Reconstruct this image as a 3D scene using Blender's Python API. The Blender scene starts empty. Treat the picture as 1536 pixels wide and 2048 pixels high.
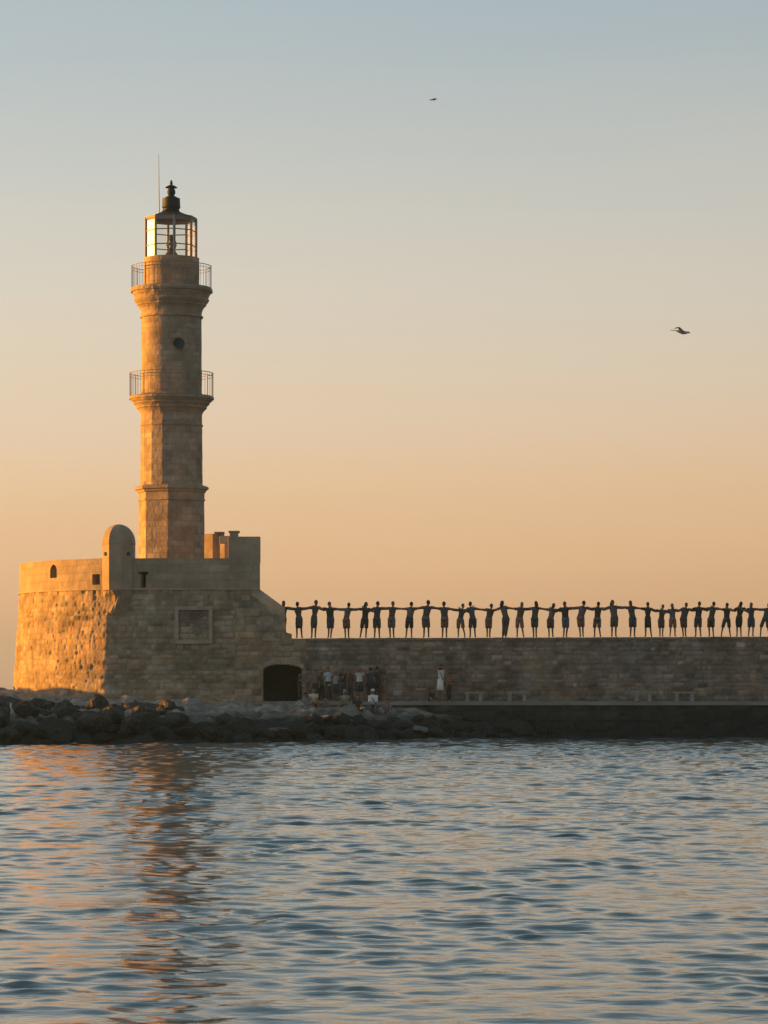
import bpy, bmesh, math, random
import numpy as np
from mathutils import Vector, Matrix, noise as mnoise
random.seed(7); rng = np.random.default_rng(7)
C = bpy.context.scene.collection
R = math.radians

# ------------------------------------------------------------------ camera
FPX, HZ, EYE = 6300.0, 1375.0, 2.26          # focal length and horizon in photo pixels, eye height
cam = bpy.data.cameras.new('camera'); co = bpy.data.objects.new('camera', cam); C.objects.link(co)
cam.sensor_fit = 'HORIZONTAL'; cam.sensor_width = 36
cam.lens = 36*FPX/1536; cam.shift_y = (HZ-1024)/1536
co.location = (0, 0, EYE); co.rotation_euler = (R(90), 0, 0)
cam.clip_start = 1; cam.clip_end = 30000
bpy.context.scene.camera = co
def PX(px, Y): return (px-768)/FPX*Y
def PZ(py, Y): return EYE+(HZ-py)/FPX*Y

# ------------------------------------------------------------------ light
SUN_AZ = R(14.5); SUN_EL = R(4.2)
sdir = Vector((-math.cos(SUN_AZ)*math.cos(SUN_EL), math.sin(SUN_AZ)*math.cos(SUN_EL), math.sin(SUN_EL)))
sl = bpy.data.lights.new('sun', 'SUN'); so = bpy.data.objects.new('sun', sl); C.objects.link(so)
sl.energy = 5.0; sl.angle = R(0.6); sl.color = (1.0, 0.365, 0.01)
so.rotation_euler = sdir.to_track_quat('Z', 'Y').to_euler(); so.location = (-60, 170, 40)
EXPO = 1.2
vs = bpy.context.scene.view_settings
vs.view_transform = 'Standard'; vs.look = 'None'; vs.exposure = EXPO; vs.gamma = 1; vs.use_curve_mapping = False

def lin(c):
    return tuple(((v/255)/12.92 if v/255 <= .04045 else ((v/255+.055)/1.055)**2.4) for v in c)
world = bpy.data.worlds.new('World'); bpy.context.scene.world = world; world.use_nodes = True
nt = world.node_tree; nt.nodes.clear()
out = nt.nodes.new('ShaderNodeOutputWorld'); bg = nt.nodes.new('ShaderNodeBackground')
tc = nt.nodes.new('ShaderNodeTexCoord'); sep = nt.nodes.new('ShaderNodeSeparateXYZ')
nt.links.new(tc.outputs['Generated'], sep.inputs[0])
ramp = nt.nodes.new('ShaderNodeValToRGB')
SKY = [(0.0, (202,160,128)), (0.020, (221,173,132)), (0.045, (230,185,143)), (0.065, (231,194,156)), (0.080, (229,200,170)), (0.098, (224,204,180)), (0.122, (217,205.5,189)),
       (0.145, (208,202.5,192)), (0.168, (198,198.5,192)), (0.213, (173,186,192)), (0.30, (143,164,173)), (0.48, (113,140,152)), (0.75, (96,124,138)), (1.0, (90,117,134))]
cr = ramp.color_ramp; g = 2**EXPO
cr.elements[0].position = SKY[0][0]; cr.elements[0].color = (*[v/g for v in lin(SKY[0][1])], 1)
cr.elements[1].position = 1.0; cr.elements[1].color = (*[v/g for v in lin(SKY[-1][1])], 1)
for p, c in SKY[1:-1]:
    e = cr.elements.new(p); e.color = (*[v/g for v in lin(c)], 1)
smap = nt.nodes.new('ShaderNodeMapping'); smap.inputs['Scale'].default_value = (2.2, 2.2, 22); nt.links.new(tc.outputs['Generated'], smap.inputs[0])
snz = nt.nodes.new('ShaderNodeTexNoise'); snz.inputs['Scale'].default_value = 1.6; snz.inputs['Detail'].default_value = 5; nt.links.new(smap.outputs[0], snz.inputs['Vector'])
sma = nt.nodes.new('ShaderNodeMath'); sma.operation = 'MULTIPLY_ADD'; sma.inputs[1].default_value = .030; nt.links.new(snz.outputs['Fac'], sma.inputs[0])
smb = nt.nodes.new('ShaderNodeMath'); smb.operation = 'SUBTRACT'; smb.inputs[1].default_value = .015; nt.links.new(sep.outputs['Z'], smb.inputs[0])
nt.links.new(smb.outputs[0], sma.inputs[2]); nt.links.new(sma.outputs[0], ramp.inputs[0])   # thin uneven haze bands
# glow of the low sun in the sky, dimmer sky away from it
dot = nt.nodes.new('ShaderNodeVectorMath'); dot.operation = 'DOT_PRODUCT'; dot.inputs[1].default_value = sdir
nt.links.new(tc.outputs['Generated'], dot.inputs[0])
az = nt.nodes.new('ShaderNodeMapRange'); az.inputs['From Min'].default_value = -0.4; az.inputs['From Max'].default_value = 0.45
az.inputs['To Min'].default_value = 0.72; az.inputs['To Max'].default_value = 1.06
nt.links.new(dot.outputs['Value'], az.inputs['Value'])
bk = nt.nodes.new('ShaderNodeMapRange'); bk.inputs['From Min'].default_value = -0.7; bk.inputs['From Max'].default_value = 0.75
bk.inputs['To Min'].default_value = 1.05; bk.inputs['To Max'].default_value = 1.0
nt.links.new(sep.outputs['Y'], bk.inputs['Value'])
m1 = nt.nodes.new('ShaderNodeMath'); m1.operation = 'MULTIPLY'
nt.links.new(az.outputs[0], m1.inputs[0]); nt.links.new(bk.outputs[0], m1.inputs[1])
sc1 = nt.nodes.new('ShaderNodeVectorMath'); sc1.operation = 'SCALE'
tint = nt.nodes.new('ShaderNodeMix'); tint.data_type = 'RGBA'; tint.inputs['A'].default_value = (.96,.93,.98,1); tint.inputs['B'].default_value = (1,1,1,1)
tf = nt.nodes.new('ShaderNodeMapRange'); tf.inputs['From Min'].default_value = -.1; tf.inputs['From Max'].default_value = .8; nt.links.new(sep.outputs['Y'], tf.inputs['Value'])
nt.links.new(tf.outputs[0], tint.inputs['Factor'])
tm = nt.nodes.new('ShaderNodeVectorMath'); tm.operation = 'MULTIPLY'; nt.links.new(ramp.outputs[0], tm.inputs[0]); nt.links.new(tint.outputs['Result'], tm.inputs[1])
nt.links.new(tm.outputs[0], sc1.inputs[0]); nt.links.new(m1.outputs[0], sc1.inputs['Scale'])
mx = nt.nodes.new('ShaderNodeMath'); mx.operation = 'MAXIMUM'; mx.inputs[1].default_value = 0
nt.links.new(dot.outputs['Value'], mx.inputs[0])
pw = nt.nodes.new('ShaderNodeMath'); pw.operation = 'POWER'; pw.inputs[1].default_value = 24
nt.links.new(mx.outputs[0], pw.inputs[0])
glow = nt.nodes.new('ShaderNodeVectorMath'); glow.operation = 'SCALE'; glow.inputs[0].default_value = (1.7, .95, .38)
nt.links.new(pw.outputs[0], glow.inputs['Scale'])
ad = nt.nodes.new('ShaderNodeVectorMath'); ad.operation = 'ADD'
nt.links.new(sc1.outputs[0], ad.inputs[0]); nt.links.new(glow.outputs[0], ad.inputs[1])
sky = nt.nodes.new('ShaderNodeTexSky'); sky.sky_type = 'NISHITA'; sky.sun_disc = False
sky.sun_elevation = SUN_EL; sky.sun_rotation = math.atan2(sdir.x, sdir.y) % (2*math.pi)
bg2 = nt.nodes.new('ShaderNodeBackground'); bg2.inputs['Strength'].default_value = 0.006
nt.links.new(sky.outputs[0], bg2.inputs['Color'])
add = nt.nodes.new('ShaderNodeAddShader')
nt.links.new(ad.outputs[0], bg.inputs['Color']); bg.inputs['Strength'].default_value = 0.97
nt.links.new(bg.outputs[0], add.inputs[0]); nt.links.new(bg2.outputs[0], add.inputs[1])
nt.links.new(add.outputs[0], out.inputs['Surface'])

# ------------------------------------------------------------------ helpers
def mat(name, col, rough=.8, tone=False, mott=.25, mscale=1.2, bump=0, bscale=12, metal=0, col2=None, spec=.3, wet=None):
    m = bpy.data.materials.new(name); m.use_nodes = True; n = m.node_tree; b = n.nodes['Principled BSDF']
    b.inputs['Roughness'].default_value = rough; b.inputs['Metallic'].default_value = metal
    b.inputs['Specular IOR Level'].default_value = spec
    t = n.nodes.new('ShaderNodeTexCoord'); last = None
    nz = n.nodes.new('ShaderNodeTexNoise'); nz.inputs['Scale'].default_value = mscale; nz.inputs['Detail'].default_value = 8; nz.inputs['Roughness'].default_value = .65
    n.links.new(t.outputs['Object'], nz.inputs['Vector'])
    c2 = col2 or tuple(v*(1-mott) for v in col); c1 = tuple(v*(1+mott*.7) for v in col)
    rp = n.nodes.new('ShaderNodeValToRGB'); rp.color_ramp.elements[0].position = .35; rp.color_ramp.elements[1].position = .66
    rp.color_ramp.elements[0].color = (*c2, 1); rp.color_ramp.elements[1].color = (*c1, 1)
    n.links.new(nz.outputs['Fac'], rp.inputs[0]); last = rp.outputs[0]
    if tone:
        at = n.nodes.new('ShaderNodeAttribute'); at.attribute_name = 'tone'
        mu = n.nodes.new('ShaderNodeMix'); mu.data_type = 'RGBA'; mu.blend_type = 'MULTIPLY'; mu.inputs['Factor'].default_value = 1
        n.links.new(last, mu.inputs['A']); n.links.new(at.outputs['Color'], mu.inputs['B']); last = mu.outputs['Result']
    if wet:                                            # wet, weed-covered stone near the waterline
        geo = n.nodes.new('ShaderNodeNewGeometry'); sp = n.nodes.new('ShaderNodeSeparateXYZ'); n.links.new(geo.outputs['Position'], sp.inputs[0])
        nz3 = n.nodes.new('ShaderNodeTexNoise'); nz3.inputs['Scale'].default_value = .9; n.links.new(geo.outputs['Position'], nz3.inputs['Vector'])
        ma = n.nodes.new('ShaderNodeMath'); ma.operation = 'MULTIPLY_ADD'; ma.inputs[1].default_value = -1.0
        n.links.new(nz3.outputs['Fac'], ma.inputs[0]); n.links.new(sp.outputs['Z'], ma.inputs[2])
        mr = n.nodes.new('ShaderNodeMapRange'); mr.inputs['From Min'].default_value = wet[0]; mr.inputs['From Max'].default_value = wet[1]
        n.links.new(ma.outputs[0], mr.inputs['Value'])
        mm = n.nodes.new('ShaderNodeMix'); mm.data_type = 'RGBA'; mm.inputs['A'].default_value = (*wet[2], 1)
        n.links.new(mr.outputs[0], mm.inputs['Factor']); n.links.new(last, mm.inputs['B']); last = mm.outputs['Result']
    n.links.new(last, b.inputs['Base Color'])
    if bump:
        nb = n.nodes.new('ShaderNodeTexNoise'); nb.inputs['Scale'].default_value = bscale; nb.inputs['Detail'].default_value = 6
        n.links.new(t.outputs['Object'], nb.inputs['Vector'])
        bp = n.nodes.new('ShaderNodeBump'); bp.inputs['Strength'].default_value = 1; bp.inputs['Distance'].default_value = bump
        n.links.new(nb.outputs['Fac'], bp.inputs['Height']); n.links.new(bp.outputs[0], b.inputs['Normal'])
    return m
M = {}
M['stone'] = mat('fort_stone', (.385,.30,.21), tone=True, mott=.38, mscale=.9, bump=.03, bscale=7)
M['tower_stone'] = mat('tower_stone', (.40,.315,.225), tone=True, mott=.30, mscale=1.3, bump=.02, bscale=6)
M['plaster'] = mat('parapet_render', (.41,.33,.24), tone=True, mott=.22, mscale=1.0, bump=.015, bscale=5)
M['trim'] = mat('dressed_stone', (.44,.365,.285), mott=.25, mscale=2, bump=.012, bscale=9)
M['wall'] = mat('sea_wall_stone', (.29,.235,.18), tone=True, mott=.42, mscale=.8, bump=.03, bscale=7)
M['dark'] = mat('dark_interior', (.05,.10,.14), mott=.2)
M['rock'] = mat('shore_rock', (.095,.085,.072), mott=.85, mscale=1.9, bump=.22, bscale=3.6, wet=(.30,1.15,(.034,.034,.030)), rough=.8)
M['rock_pale'] = mat('pale_rock', (.23,.20,.165), mott=.4, mscale=2.4, bump=.12, bscale=3.5)
M['ground'] = mat('shore_ground', (.32,.285,.235), mott=.55, mscale=1.1, bump=.12, bscale=2.5, wet=(.25,.80,(.034,.034,.030)))
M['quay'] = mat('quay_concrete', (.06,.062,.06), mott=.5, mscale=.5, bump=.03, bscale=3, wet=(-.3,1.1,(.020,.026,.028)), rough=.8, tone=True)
M['paving'] = mat('promenade_paving', (.24,.215,.185), mott=.25, mscale=.6, bump=.01)
M['bench'] = mat('bench_stone', (.36,.33,.285), mott=.2, mscale=3)
M['iron'] = mat('dark_iron', (.045,.055,.06), rough=.5, mott=.25, mscale=4, spec=.5)
M['roof'] = mat('lantern_copper', (.022,.030,.034), rough=.6, mott=.3, mscale=3, spec=.25)
M['rail'] = mat('railing_iron', (.30,.25,.19), rough=.6, mott=.2)
M['white'] = mat('white_paint', (.75,.72,.66), rough=.5, mott=.08)
M['mullion'] = mat('lantern_frame_paint', (.30,.27,.24), rough=.5, mott=.2, spec=.5)
M['skin'] = mat('skin', (.34,.185,.115), rough=.55, mott=.06, mscale=9)
M['skin_dark'] = mat('tanned_skin', (.22,.11,.07), rough=.55, mott=.06, mscale=9)
M['eye'] = mat('eye', (.03,.025,.02), rough=.2, mott=0)
M['lip'] = mat('lip', (.28,.09,.07), rough=.5, mott=0)
M['hair'] = mat('dark_hair', (.018,.014,.012), rough=.6, mott=.3, mscale=30)
M['hair_brown'] = mat('brown_hair', (.06,.035,.02), rough=.6, mott=.3, mscale=30)
M['hair_fair'] = mat('fair_hair', (.42,.33,.22), rough=.6, mott=.3, mscale=30)
M['gull_grey'] = mat('gull_back', (.13,.135,.13), mott=.3, mscale=9)
M['gull_white'] = mat('gull_underside', (.55,.52,.47), mott=.1, mscale=9)
def glassmat():
    m = bpy.data.materials.new('lantern_glass'); m.use_nodes = True; n = m.node_tree; n.nodes.clear()
    o = n.nodes.new('ShaderNodeOutputMaterial'); tr = n.nodes.new('ShaderNodeBsdfTransparent'); gl = n.nodes.new('ShaderNodeBsdfGlossy')
    gl.inputs['Roughness'].default_value = .16; tr.inputs['Color'].default_value = (.93,.93,.90,1)
    fr = n.nodes.new('ShaderNodeFresnel'); fr.inputs['IOR'].default_value = 1.5
    mi = n.nodes.new('ShaderNodeMixShader'); n.links.new(fr.outputs[0], mi.inputs[0]); n.links.new(tr.outputs[0], mi.inputs[1]); n.links.new(gl.outputs[0], mi.inputs[2])
    n.links.new(mi.outputs[0], o.inputs[0]); return m
M['glass'] = glassmat()
def cloth(name, c):
    if name not in M: M[name] = mat(name, c, rough=.85, mott=.28, mscale=6)
    return M[name]

def tag(o, label=None, cat=None, group=None, kind=None):
    if label: o['label'] = label
    if cat: o['category'] = cat
    if group: o['group'] = group
    if kind: o['kind'] = kind
    return o
def empty(name, loc, rz=0):
    o = bpy.data.objects.new(name, None); C.objects.link(o); o.location = loc; o.rotation_euler = (0, 0, rz); o.empty_display_size = .2
    bpy.context.view_layer.update()
    return o
class MB:
    def __init__(s): s.v = []; s.f = []; s.m = []
    def add(s, v, f, mi=0):
        k = len(s.v); s.v += [tuple(p) for p in v]; s.f += [tuple(i+k for i in q) for q in f]; s.m += [mi]*len(f)
    def box(s, x0, x1, y0, y1, z0, z1, mi=0, rot=0, c=None):
        v = [(x, y, z) for z in (z0, z1) for (x, y) in ((x0,y0),(x1,y0),(x1,y1),(x0,y1))]
        if rot:
            cx, cy = c or ((x0+x1)/2, (y0+y1)/2)
            v = [(cx+(x-cx)*math.cos(rot)-(y-cy)*math.sin(rot), cy+(x-cx)*math.sin(rot)+(y-cy)*math.cos(rot), z) for x, y, z in v]
        s.add(v, [(3,2,1,0),(4,5,6,7),(0,1,5,4),(1,2,6,5),(2,3,7,6),(3,0,4,7)], mi)
    def ring(s, prof, n, c=(0,0), a0=0, mi=0, cap=True, closed=False):
        # profile of (radius, z) revolved with n sides about c; a0 is one corner's angle from -y
        v = []; f = []
        for r, z in prof:
            for k in range(n):
                a = a0+k*2*math.pi/n; v.append((c[0]+r*math.sin(a), c[1]-r*math.cos(a), z))
        P = len(prof)
        for j in range(P if closed else P-1):
            j2 = (j+1) % P
            for k in range(n): f.append((j*n+k, j*n+(k+1)%n, j2*n+(k+1)%n, j2*n+k))
        if cap and not closed: f.append(tuple(range(n-1,-1,-1))); f.append(tuple((P-1)*n+k for k in range(n)))
        s.add(v, f, mi)
    def tube(s, pts, rad, ref=(0,0,1), n=10, mi=0, cap=True):
        pts = [Vector(p) for p in pts]; ref = Vector(ref); v = []; f = []
        for i, p in enumerate(pts):
            t = (pts[min(i+1,len(pts)-1)]-pts[max(i-1,0)]).normalized()
            u = ref-t*ref.dot(t)
            if u.length < 1e-3: u = Vector((0,1,0))-t*t.y
            u.normalize(); w = t.cross(u); r = rad[i] if isinstance(rad, (list,tuple)) else rad
            ru, rw = r if isinstance(r, (list,tuple)) else (r, r)
            for k in range(n):
                a = 2*math.pi*k/n; v.append(p+u*ru*math.cos(a)+w*rw*math.sin(a))
        for i in range(len(pts)-1):
            for k in range(n): f.append((i*n+k, i*n+(k+1)%n, (i+1)*n+(k+1)%n, (i+1)*n+k))
        if cap: f.append(tuple(range(n-1,-1,-1))); f.append(tuple((len(pts)-1)*n+k for k in range(n)))
        s.add(v, f, mi)
    def ball(s, c, r, n=12, mi=0, zmin=-2, fn=None):
        c = Vector(c); r = r if isinstance(r, (list,tuple)) else (r,r,r); v = []; f = []
        m = n//2+1
        for j in range(m+1):
            th = math.pi*j/m
            for k in range(n):
                a = 2*math.pi*k/n; d = Vector((math.sin(th)*math.cos(a), math.sin(th)*math.sin(a), math.cos(th)))
                q = Vector((d.x*r[0], d.y*r[1], d.z*r[2]))
                if fn: q = fn(q, d)
                v.append(c+q)
        for j in range(m):
            for k in range(n): f.append((j*n+k, (j+1)*n+k, (j+1)*n+(k+1)%n, j*n+(k+1)%n))
        s.add(v, f, mi)
    def prism(s, poly, y0, y1, mi=0):           # poly of (x, z), counter-clockwise seen from -y
        n = len(poly); v = [(x,y0,z) for x,z in poly]+[(x,y1,z) for x,z in poly]
        f = [tuple(range(n)), tuple(range(2*n-1,n-1,-1))]+[(i+n,(i+1)%n+n,(i+1)%n,i) for i in range(n)]
        s.add(v, f, mi)
    def build(s, name, mats, parent=None, smooth=False, bevel=0, origin=None):
        me = bpy.data.meshes.new(name)
        org = Vector(origin) if origin is not None else (parent_loc(parent) if parent else Vector((0,0,0)))
        me.from_pydata([tuple(Vector(p)-org) for p in s.v], [], s.f); me.update()
        mats = mats if isinstance(mats, list) else [mats]
        for m_ in mats: me.materials.append(m_)
        me.polygons.foreach_set('material_index', s.m)
        bm = bmesh.new(); bm.from_mesh(me); bmesh.ops.remove_doubles(bm, verts=bm.verts, dist=1e-5)
        bmesh.ops.recalc_face_normals(bm, faces=bm.faces); bm.to_mesh(me); bm.free()
        if smooth: me.polygons.foreach_set('use_smooth', [True]*len(me.polygons))
        o = bpy.data.objects.new(name, me); C.objects.link(o)
        if parent: o.parent = parent
        else: o.location = org
        if bevel:
            b = o.modifiers.new('bevel', 'BEVEL'); b.width = bevel; b.segments = 2; b.limit_method = 'ANGLE'
        return o
def parent_loc(p):
    q = Vector((0,0,0))
    while p: q += p.location; p = p.parent
    return q

def gridmesh(name, X, Y, Z, mats, parent=None, tone=None, keep=None, smooth=True, origin=None):
    nr, nc = X.shape
    org = np.array(origin if origin is not None else (parent_loc(parent) if parent else (0,0,0)), dtype=float)
    co_ = np.stack([X-org[0], Y-org[1], Z-org[2]], -1).reshape(-1, 3).astype(np.float32)
    idx = np.arange(nr*nc).reshape(nr, nc)
    q = np.stack([idx[:-1,:-1], idx[:-1,1:], idx[1:,1:], idx[1:,:-1]], -1).reshape(-1, 4)
    if keep is not None: q = q[keep.reshape(-1)]
    me = bpy.data.meshes.new(name); me.vertices.add(len(co_)); me.vertices.foreach_set('co', co_.ravel())
    me.loops.add(q.size); me.loops.foreach_set('vertex_index', q.ravel().astype(np.int32))
    me.polygons.add(len(q)); me.polygons.foreach_set('loop_start', np.arange(0, q.size, 4, dtype=np.int32))
    me.update(calc_edges=True)
    me.polygons.foreach_set('use_smooth', np.full(len(q), smooth))
    if tone is not None:
        a = me.color_attributes.new('tone', 'FLOAT_COLOR', 'POINT')
        t = np.ones((nr*nc, 4), dtype=np.float32); t[:, :3] = tone.reshape(-1, 3); a.data.foreach_set('color', t.ravel())
    me.materials.append(mats)
    o = bpy.data.objects.new(name, me); C.objects.link(o)
    if parent: o.parent = parent
    else: o.location = org
    return o

def vnoise(a, b, seed, f=1.0):                      # smooth value noise on two arrays
    a = a*f; b = b*f; i = np.floor(a).astype(int); j = np.floor(b).astype(int); u = a-i; v = b-j
    u = u*u*(3-2*u); v = v*v*(3-2*v)
    def h(p, q):
        k = (p*374761393+q*668265263+seed*982451653) & 0x7fffffff
        k = ((k ^ (k >> 13))*1274126177) & 0x7fffffff
        return ((k ^ (k >> 16)) & 0xffff)/65535.0
    return (h(i,j)*(1-u)+h(i+1,j)*u)*(1-v)+(h(i,j+1)*(1-u)+h(i+1,j+1)*u)*v

def masonry(name, path, z0, z1, material, parent=None, step=.05, ch=(.22,.40), bl=(.3,.8), amp=.05, groove=.03, rough=.02,
            off=None, ztop=None, hole=None, smooth_mask=None, tonev=.28, seed=1, closed=False, warm=.06, pits=.0, bright=0.0):
    rg = np.random.default_rng(seed)
    P = np.array(path, dtype=float)
    if closed: P = np.vstack([P, P[:1]])
    seg = np.hypot(*np.diff(P, axis=0).T); L = np.concatenate([[0], np.cumsum(seg)])
    S = np.unique(np.concatenate([np.linspace(0, L[-1], int(L[-1]/step)+1), L]))
    x = np.interp(S, L, P[:,0]); y = np.interp(S, L, P[:,1])
    tx = np.gradient(x); ty = np.gradient(y)
    if closed: tx[0] = tx[-1] = (x[1]-x[-2]); ty[0] = ty[-1] = (y[1]-y[-2])
    n_ = np.hypot(tx, ty)+1e-9; nx, ny = ty/n_, -tx/n_      # outward is on the right of the path
    top = np.full_like(S, z1) if ztop is None else ztop(x, y, S)
    z1 = max(z1, float(top.max())); nz = int((z1-z0)/step)+1; V = np.linspace(0, 1, nz)
    SS, VV = np.meshgrid(S, V); ZZ = np.minimum(z0+VV*(z1-z0), top[None,:]+VV*1e-4)
    # courses of blocks
    cb = [z0]
    while cb[-1] < z1+.5: cb.append(cb[-1]+rg.uniform(*ch))
    cb = np.array(cb); row = np.clip(np.searchsorted(cb, ZZ, side='right')-1, 0, len(cb)-2)
    wob = (vnoise(SS, ZZ, seed+5, 1.3)-.5)*.05
    dz = np.minimum(ZZ+wob-cb[row], cb[row+1]-ZZ-wob)
    ds = np.zeros_like(SS); br = np.zeros_like(SS); tn = np.zeros_like(SS); wm = np.zeros_like(SS)
    for r_ in range(len(cb)-1):
        b = [-rg.uniform(*bl)]
        while b[-1] < L[-1]+1: b.append(b[-1]+rg.uniform(*bl))
        b = np.array(b); msk = row == r_
        if not msk.any(): continue
        s_ = SS[msk]+wob[msk]; k = np.clip(np.searchsorted(b, s_, side='right')-1, 0, len(b)-2)
        ds[msk] = np.minimum(s_-b[k], b[k+1]-s_)
        rr = rg.random(len(b)); rt = rg.normal(0, 1, len(b)); rw = rg.normal(0, 1, len(b))
        if bright: rt = np.where(rg.random(len(b)) < bright, rt+4.2, rt)
        br[msk] = rr[k]; tn[msk] = rt[k]; wm[msk] = rw[k]
    if closed:
        ds = np.minimum(ds, np.minimum(SS, L[-1]-SS)+.02)
    d = np.clip(np.minimum(ds, dz)/.05, 0, 1); d = d*d*(3-2*d)
    nse = vnoise(SS, ZZ, seed+1, 2.2)*.5+vnoise(SS, ZZ, seed+2, 5)*.3+vnoise(SS, ZZ, seed+3, 11)*.2
    if closed:
        w = np.clip((L[-1]-SS)/.6, 0, 1); nse = nse*w+.5*(1-w)
    D = d*(br-.5)*amp - (1-d)*groove + (nse-.5)*rough*2
    if pits:
        pt = np.clip((vnoise(SS, ZZ, seed+7, 3.1)-.78)/.12, 0, 1); D -= pt*pits*d
    tone = 1+tn*tonev*.45*d+(nse-.5)*tonev*1.6-(1-d)*.16
    wmv = wm*warm*d+(vnoise(SS, ZZ, seed+9, .5)-.5)*warm*1.5
    if smooth_mask is not None:
        sm = smooth_mask(np.interp(SS, S, x), ZZ); D = D*(1-sm)+.01*sm; tone = tone*(1-sm)+(1.45+(nse-.5)*.2)*sm
    tone = np.clip(tone, .4, 1.9)
    T = np.stack([tone*(1+wmv), tone, tone*(1-wmv)], -1)
    if closed: D[:, -1] = D[:, 0]
    if off is not None: D = D+off(ZZ)
    X = x[None,:]+nx[None,:]*D; Y = y[None,:]+ny[None,:]*D
    keep = None
    if hole is not None:
        hm = hole(np.interp(SS, S, x), np.interp(SS, S, y), ZZ, SS)
        keep = ~(hm[:-1,:-1] & hm[1:,:-1] & hm[:-1,1:] & hm[1:,1:])
    if ztop is not None:
        ab = ZZ > top[None,:]-1e-6; kk = ~(ab[:-1,:-1] & ab[:-1,1:]); keep = kk if keep is None else keep & kk
    return gridmesh(name, X, Y, ZZ, material, parent, T, keep)

# ------------------------------------------------------------------ sea
def build_sea():
    def graded(a, b, s0, s1):
        r = [a]
        while r[-1] < b: r.append(r[-1]+s0+(s1-s0)*(r[-1]-a)/(b-a))
        return r
    ys = [-1500,-400,-100,-30,0,8,14]+graded(17, 150, .035, .22)+[150.5,152,156,165,180,210,260,340,460,650,1000,1500]
    ys = np.array(ys)
    u = np.linspace(-1, 1, 901); side = np.array([1.12,1.3,1.6,2.1,3,5,9,16,24,30])
    u = np.concatenate([-side[::-1], u, side])
    W = np.where((ys < 0) | (ys > 260), 40, np.clip(ys*.128+6.5, 3, 40))
    X = u[None,:]*W[:,None]; X = np.where(np.abs(u)[None,:] > 1, np.sign(X)*(np.abs(X)+(np.abs(u)[None,:]-1)**1.5*10), X)
    Y = np.repeat(ys[:,None], len(u), 1)
    Z = np.zeros_like(X); DX = np.zeros_like(X); DY = np.zeros_like(X)
    rg = np.random.default_rng(11)
    n = 120
    gust = (.75+.5*vnoise(X*.07+50, Y*.035+50, 3))*(.50+1.25*vnoise(X*.75+9, Y*.42+70, 5)**1.5)
    for i in range(n):
        lam = .10*(3.6/.10)**((i+.5)/n)
        th = rg.normal(0, .70 if lam < 1.2 else .42)+R(6)
        k = 2*math.pi/lam; kx, ky = k*math.sin(th), k*math.cos(th)
        slope = .0175*math.exp(-(math.log(lam/.48)/.74)**2)+.0048
        a = slope/k*rg.uniform(.6, 1.3); ph = rg.uniform(0, 6.283)
        ph_ = kx*X+ky*Y+ph
        # short waves only where the mesh is fine enough to carry them
        res = np.maximum(np.gradient(ys)[:,None]*1.0, (W/450)[:,None]); f = np.clip((lam/res-2.6)/2.5, 0, 1)*np.where(np.abs(u)[None,:] > 1.0, .3, 1)
        f = f*(gust if lam < 2.2 else 1)*(.92+1.5*np.clip((Y-45)/80, 0, 1)**1.1)
        Z += a*f*np.cos(ph_); q = .85*a*f
        DX -= q*math.sin(th)*np.sin(ph_); DY -= q*math.cos(th)*np.sin(ph_)
    fade = np.where((Y > 16) & (Y < 170), 1, 0)
    Z *= fade; X = X+DX*fade; Y = Y+DY*fade
    m = bpy.data.materials.new('sea_water'); m.use_nodes = True; nn = m.node_tree; b = nn.nodes['Principled BSDF']
    b.inputs['Base Color'].default_value = (.022,.055,.070,1); b.inputs['Roughness'].default_value = .01; b.inputs['IOR'].default_value = 1.52
    b.inputs['Specular IOR Level'].default_value = .5
    g_ = nn.nodes.new('ShaderNodeNewGeometry'); mp = nn.nodes.new('ShaderNodeMapping'); mp.inputs['Scale'].default_value = (1.6, 3.4, 1)
    nn.links.new(g_.outputs['Position'], mp.inputs[0])
    nz = nn.nodes.new('ShaderNodeTexNoise'); nz.inputs['Scale'].default_value = 2.6; nz.inputs['Detail'].default_value = 5; nn.links.new(mp.outputs[0], nz.inputs['Vector'])
    bp = nn.nodes.new('ShaderNodeBump'); bp.inputs['Distance'].default_value = .007; bp.inputs['Strength'].default_value = 1
    nn.links.new(nz.outputs['Fac'], bp.inputs['Height']); nn.links.new(bp.outputs[0], b.inputs['Normal'])
    o = gridmesh('sea', X, Y, Z, m); tag(o, kind='structure')
build_sea()

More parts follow.
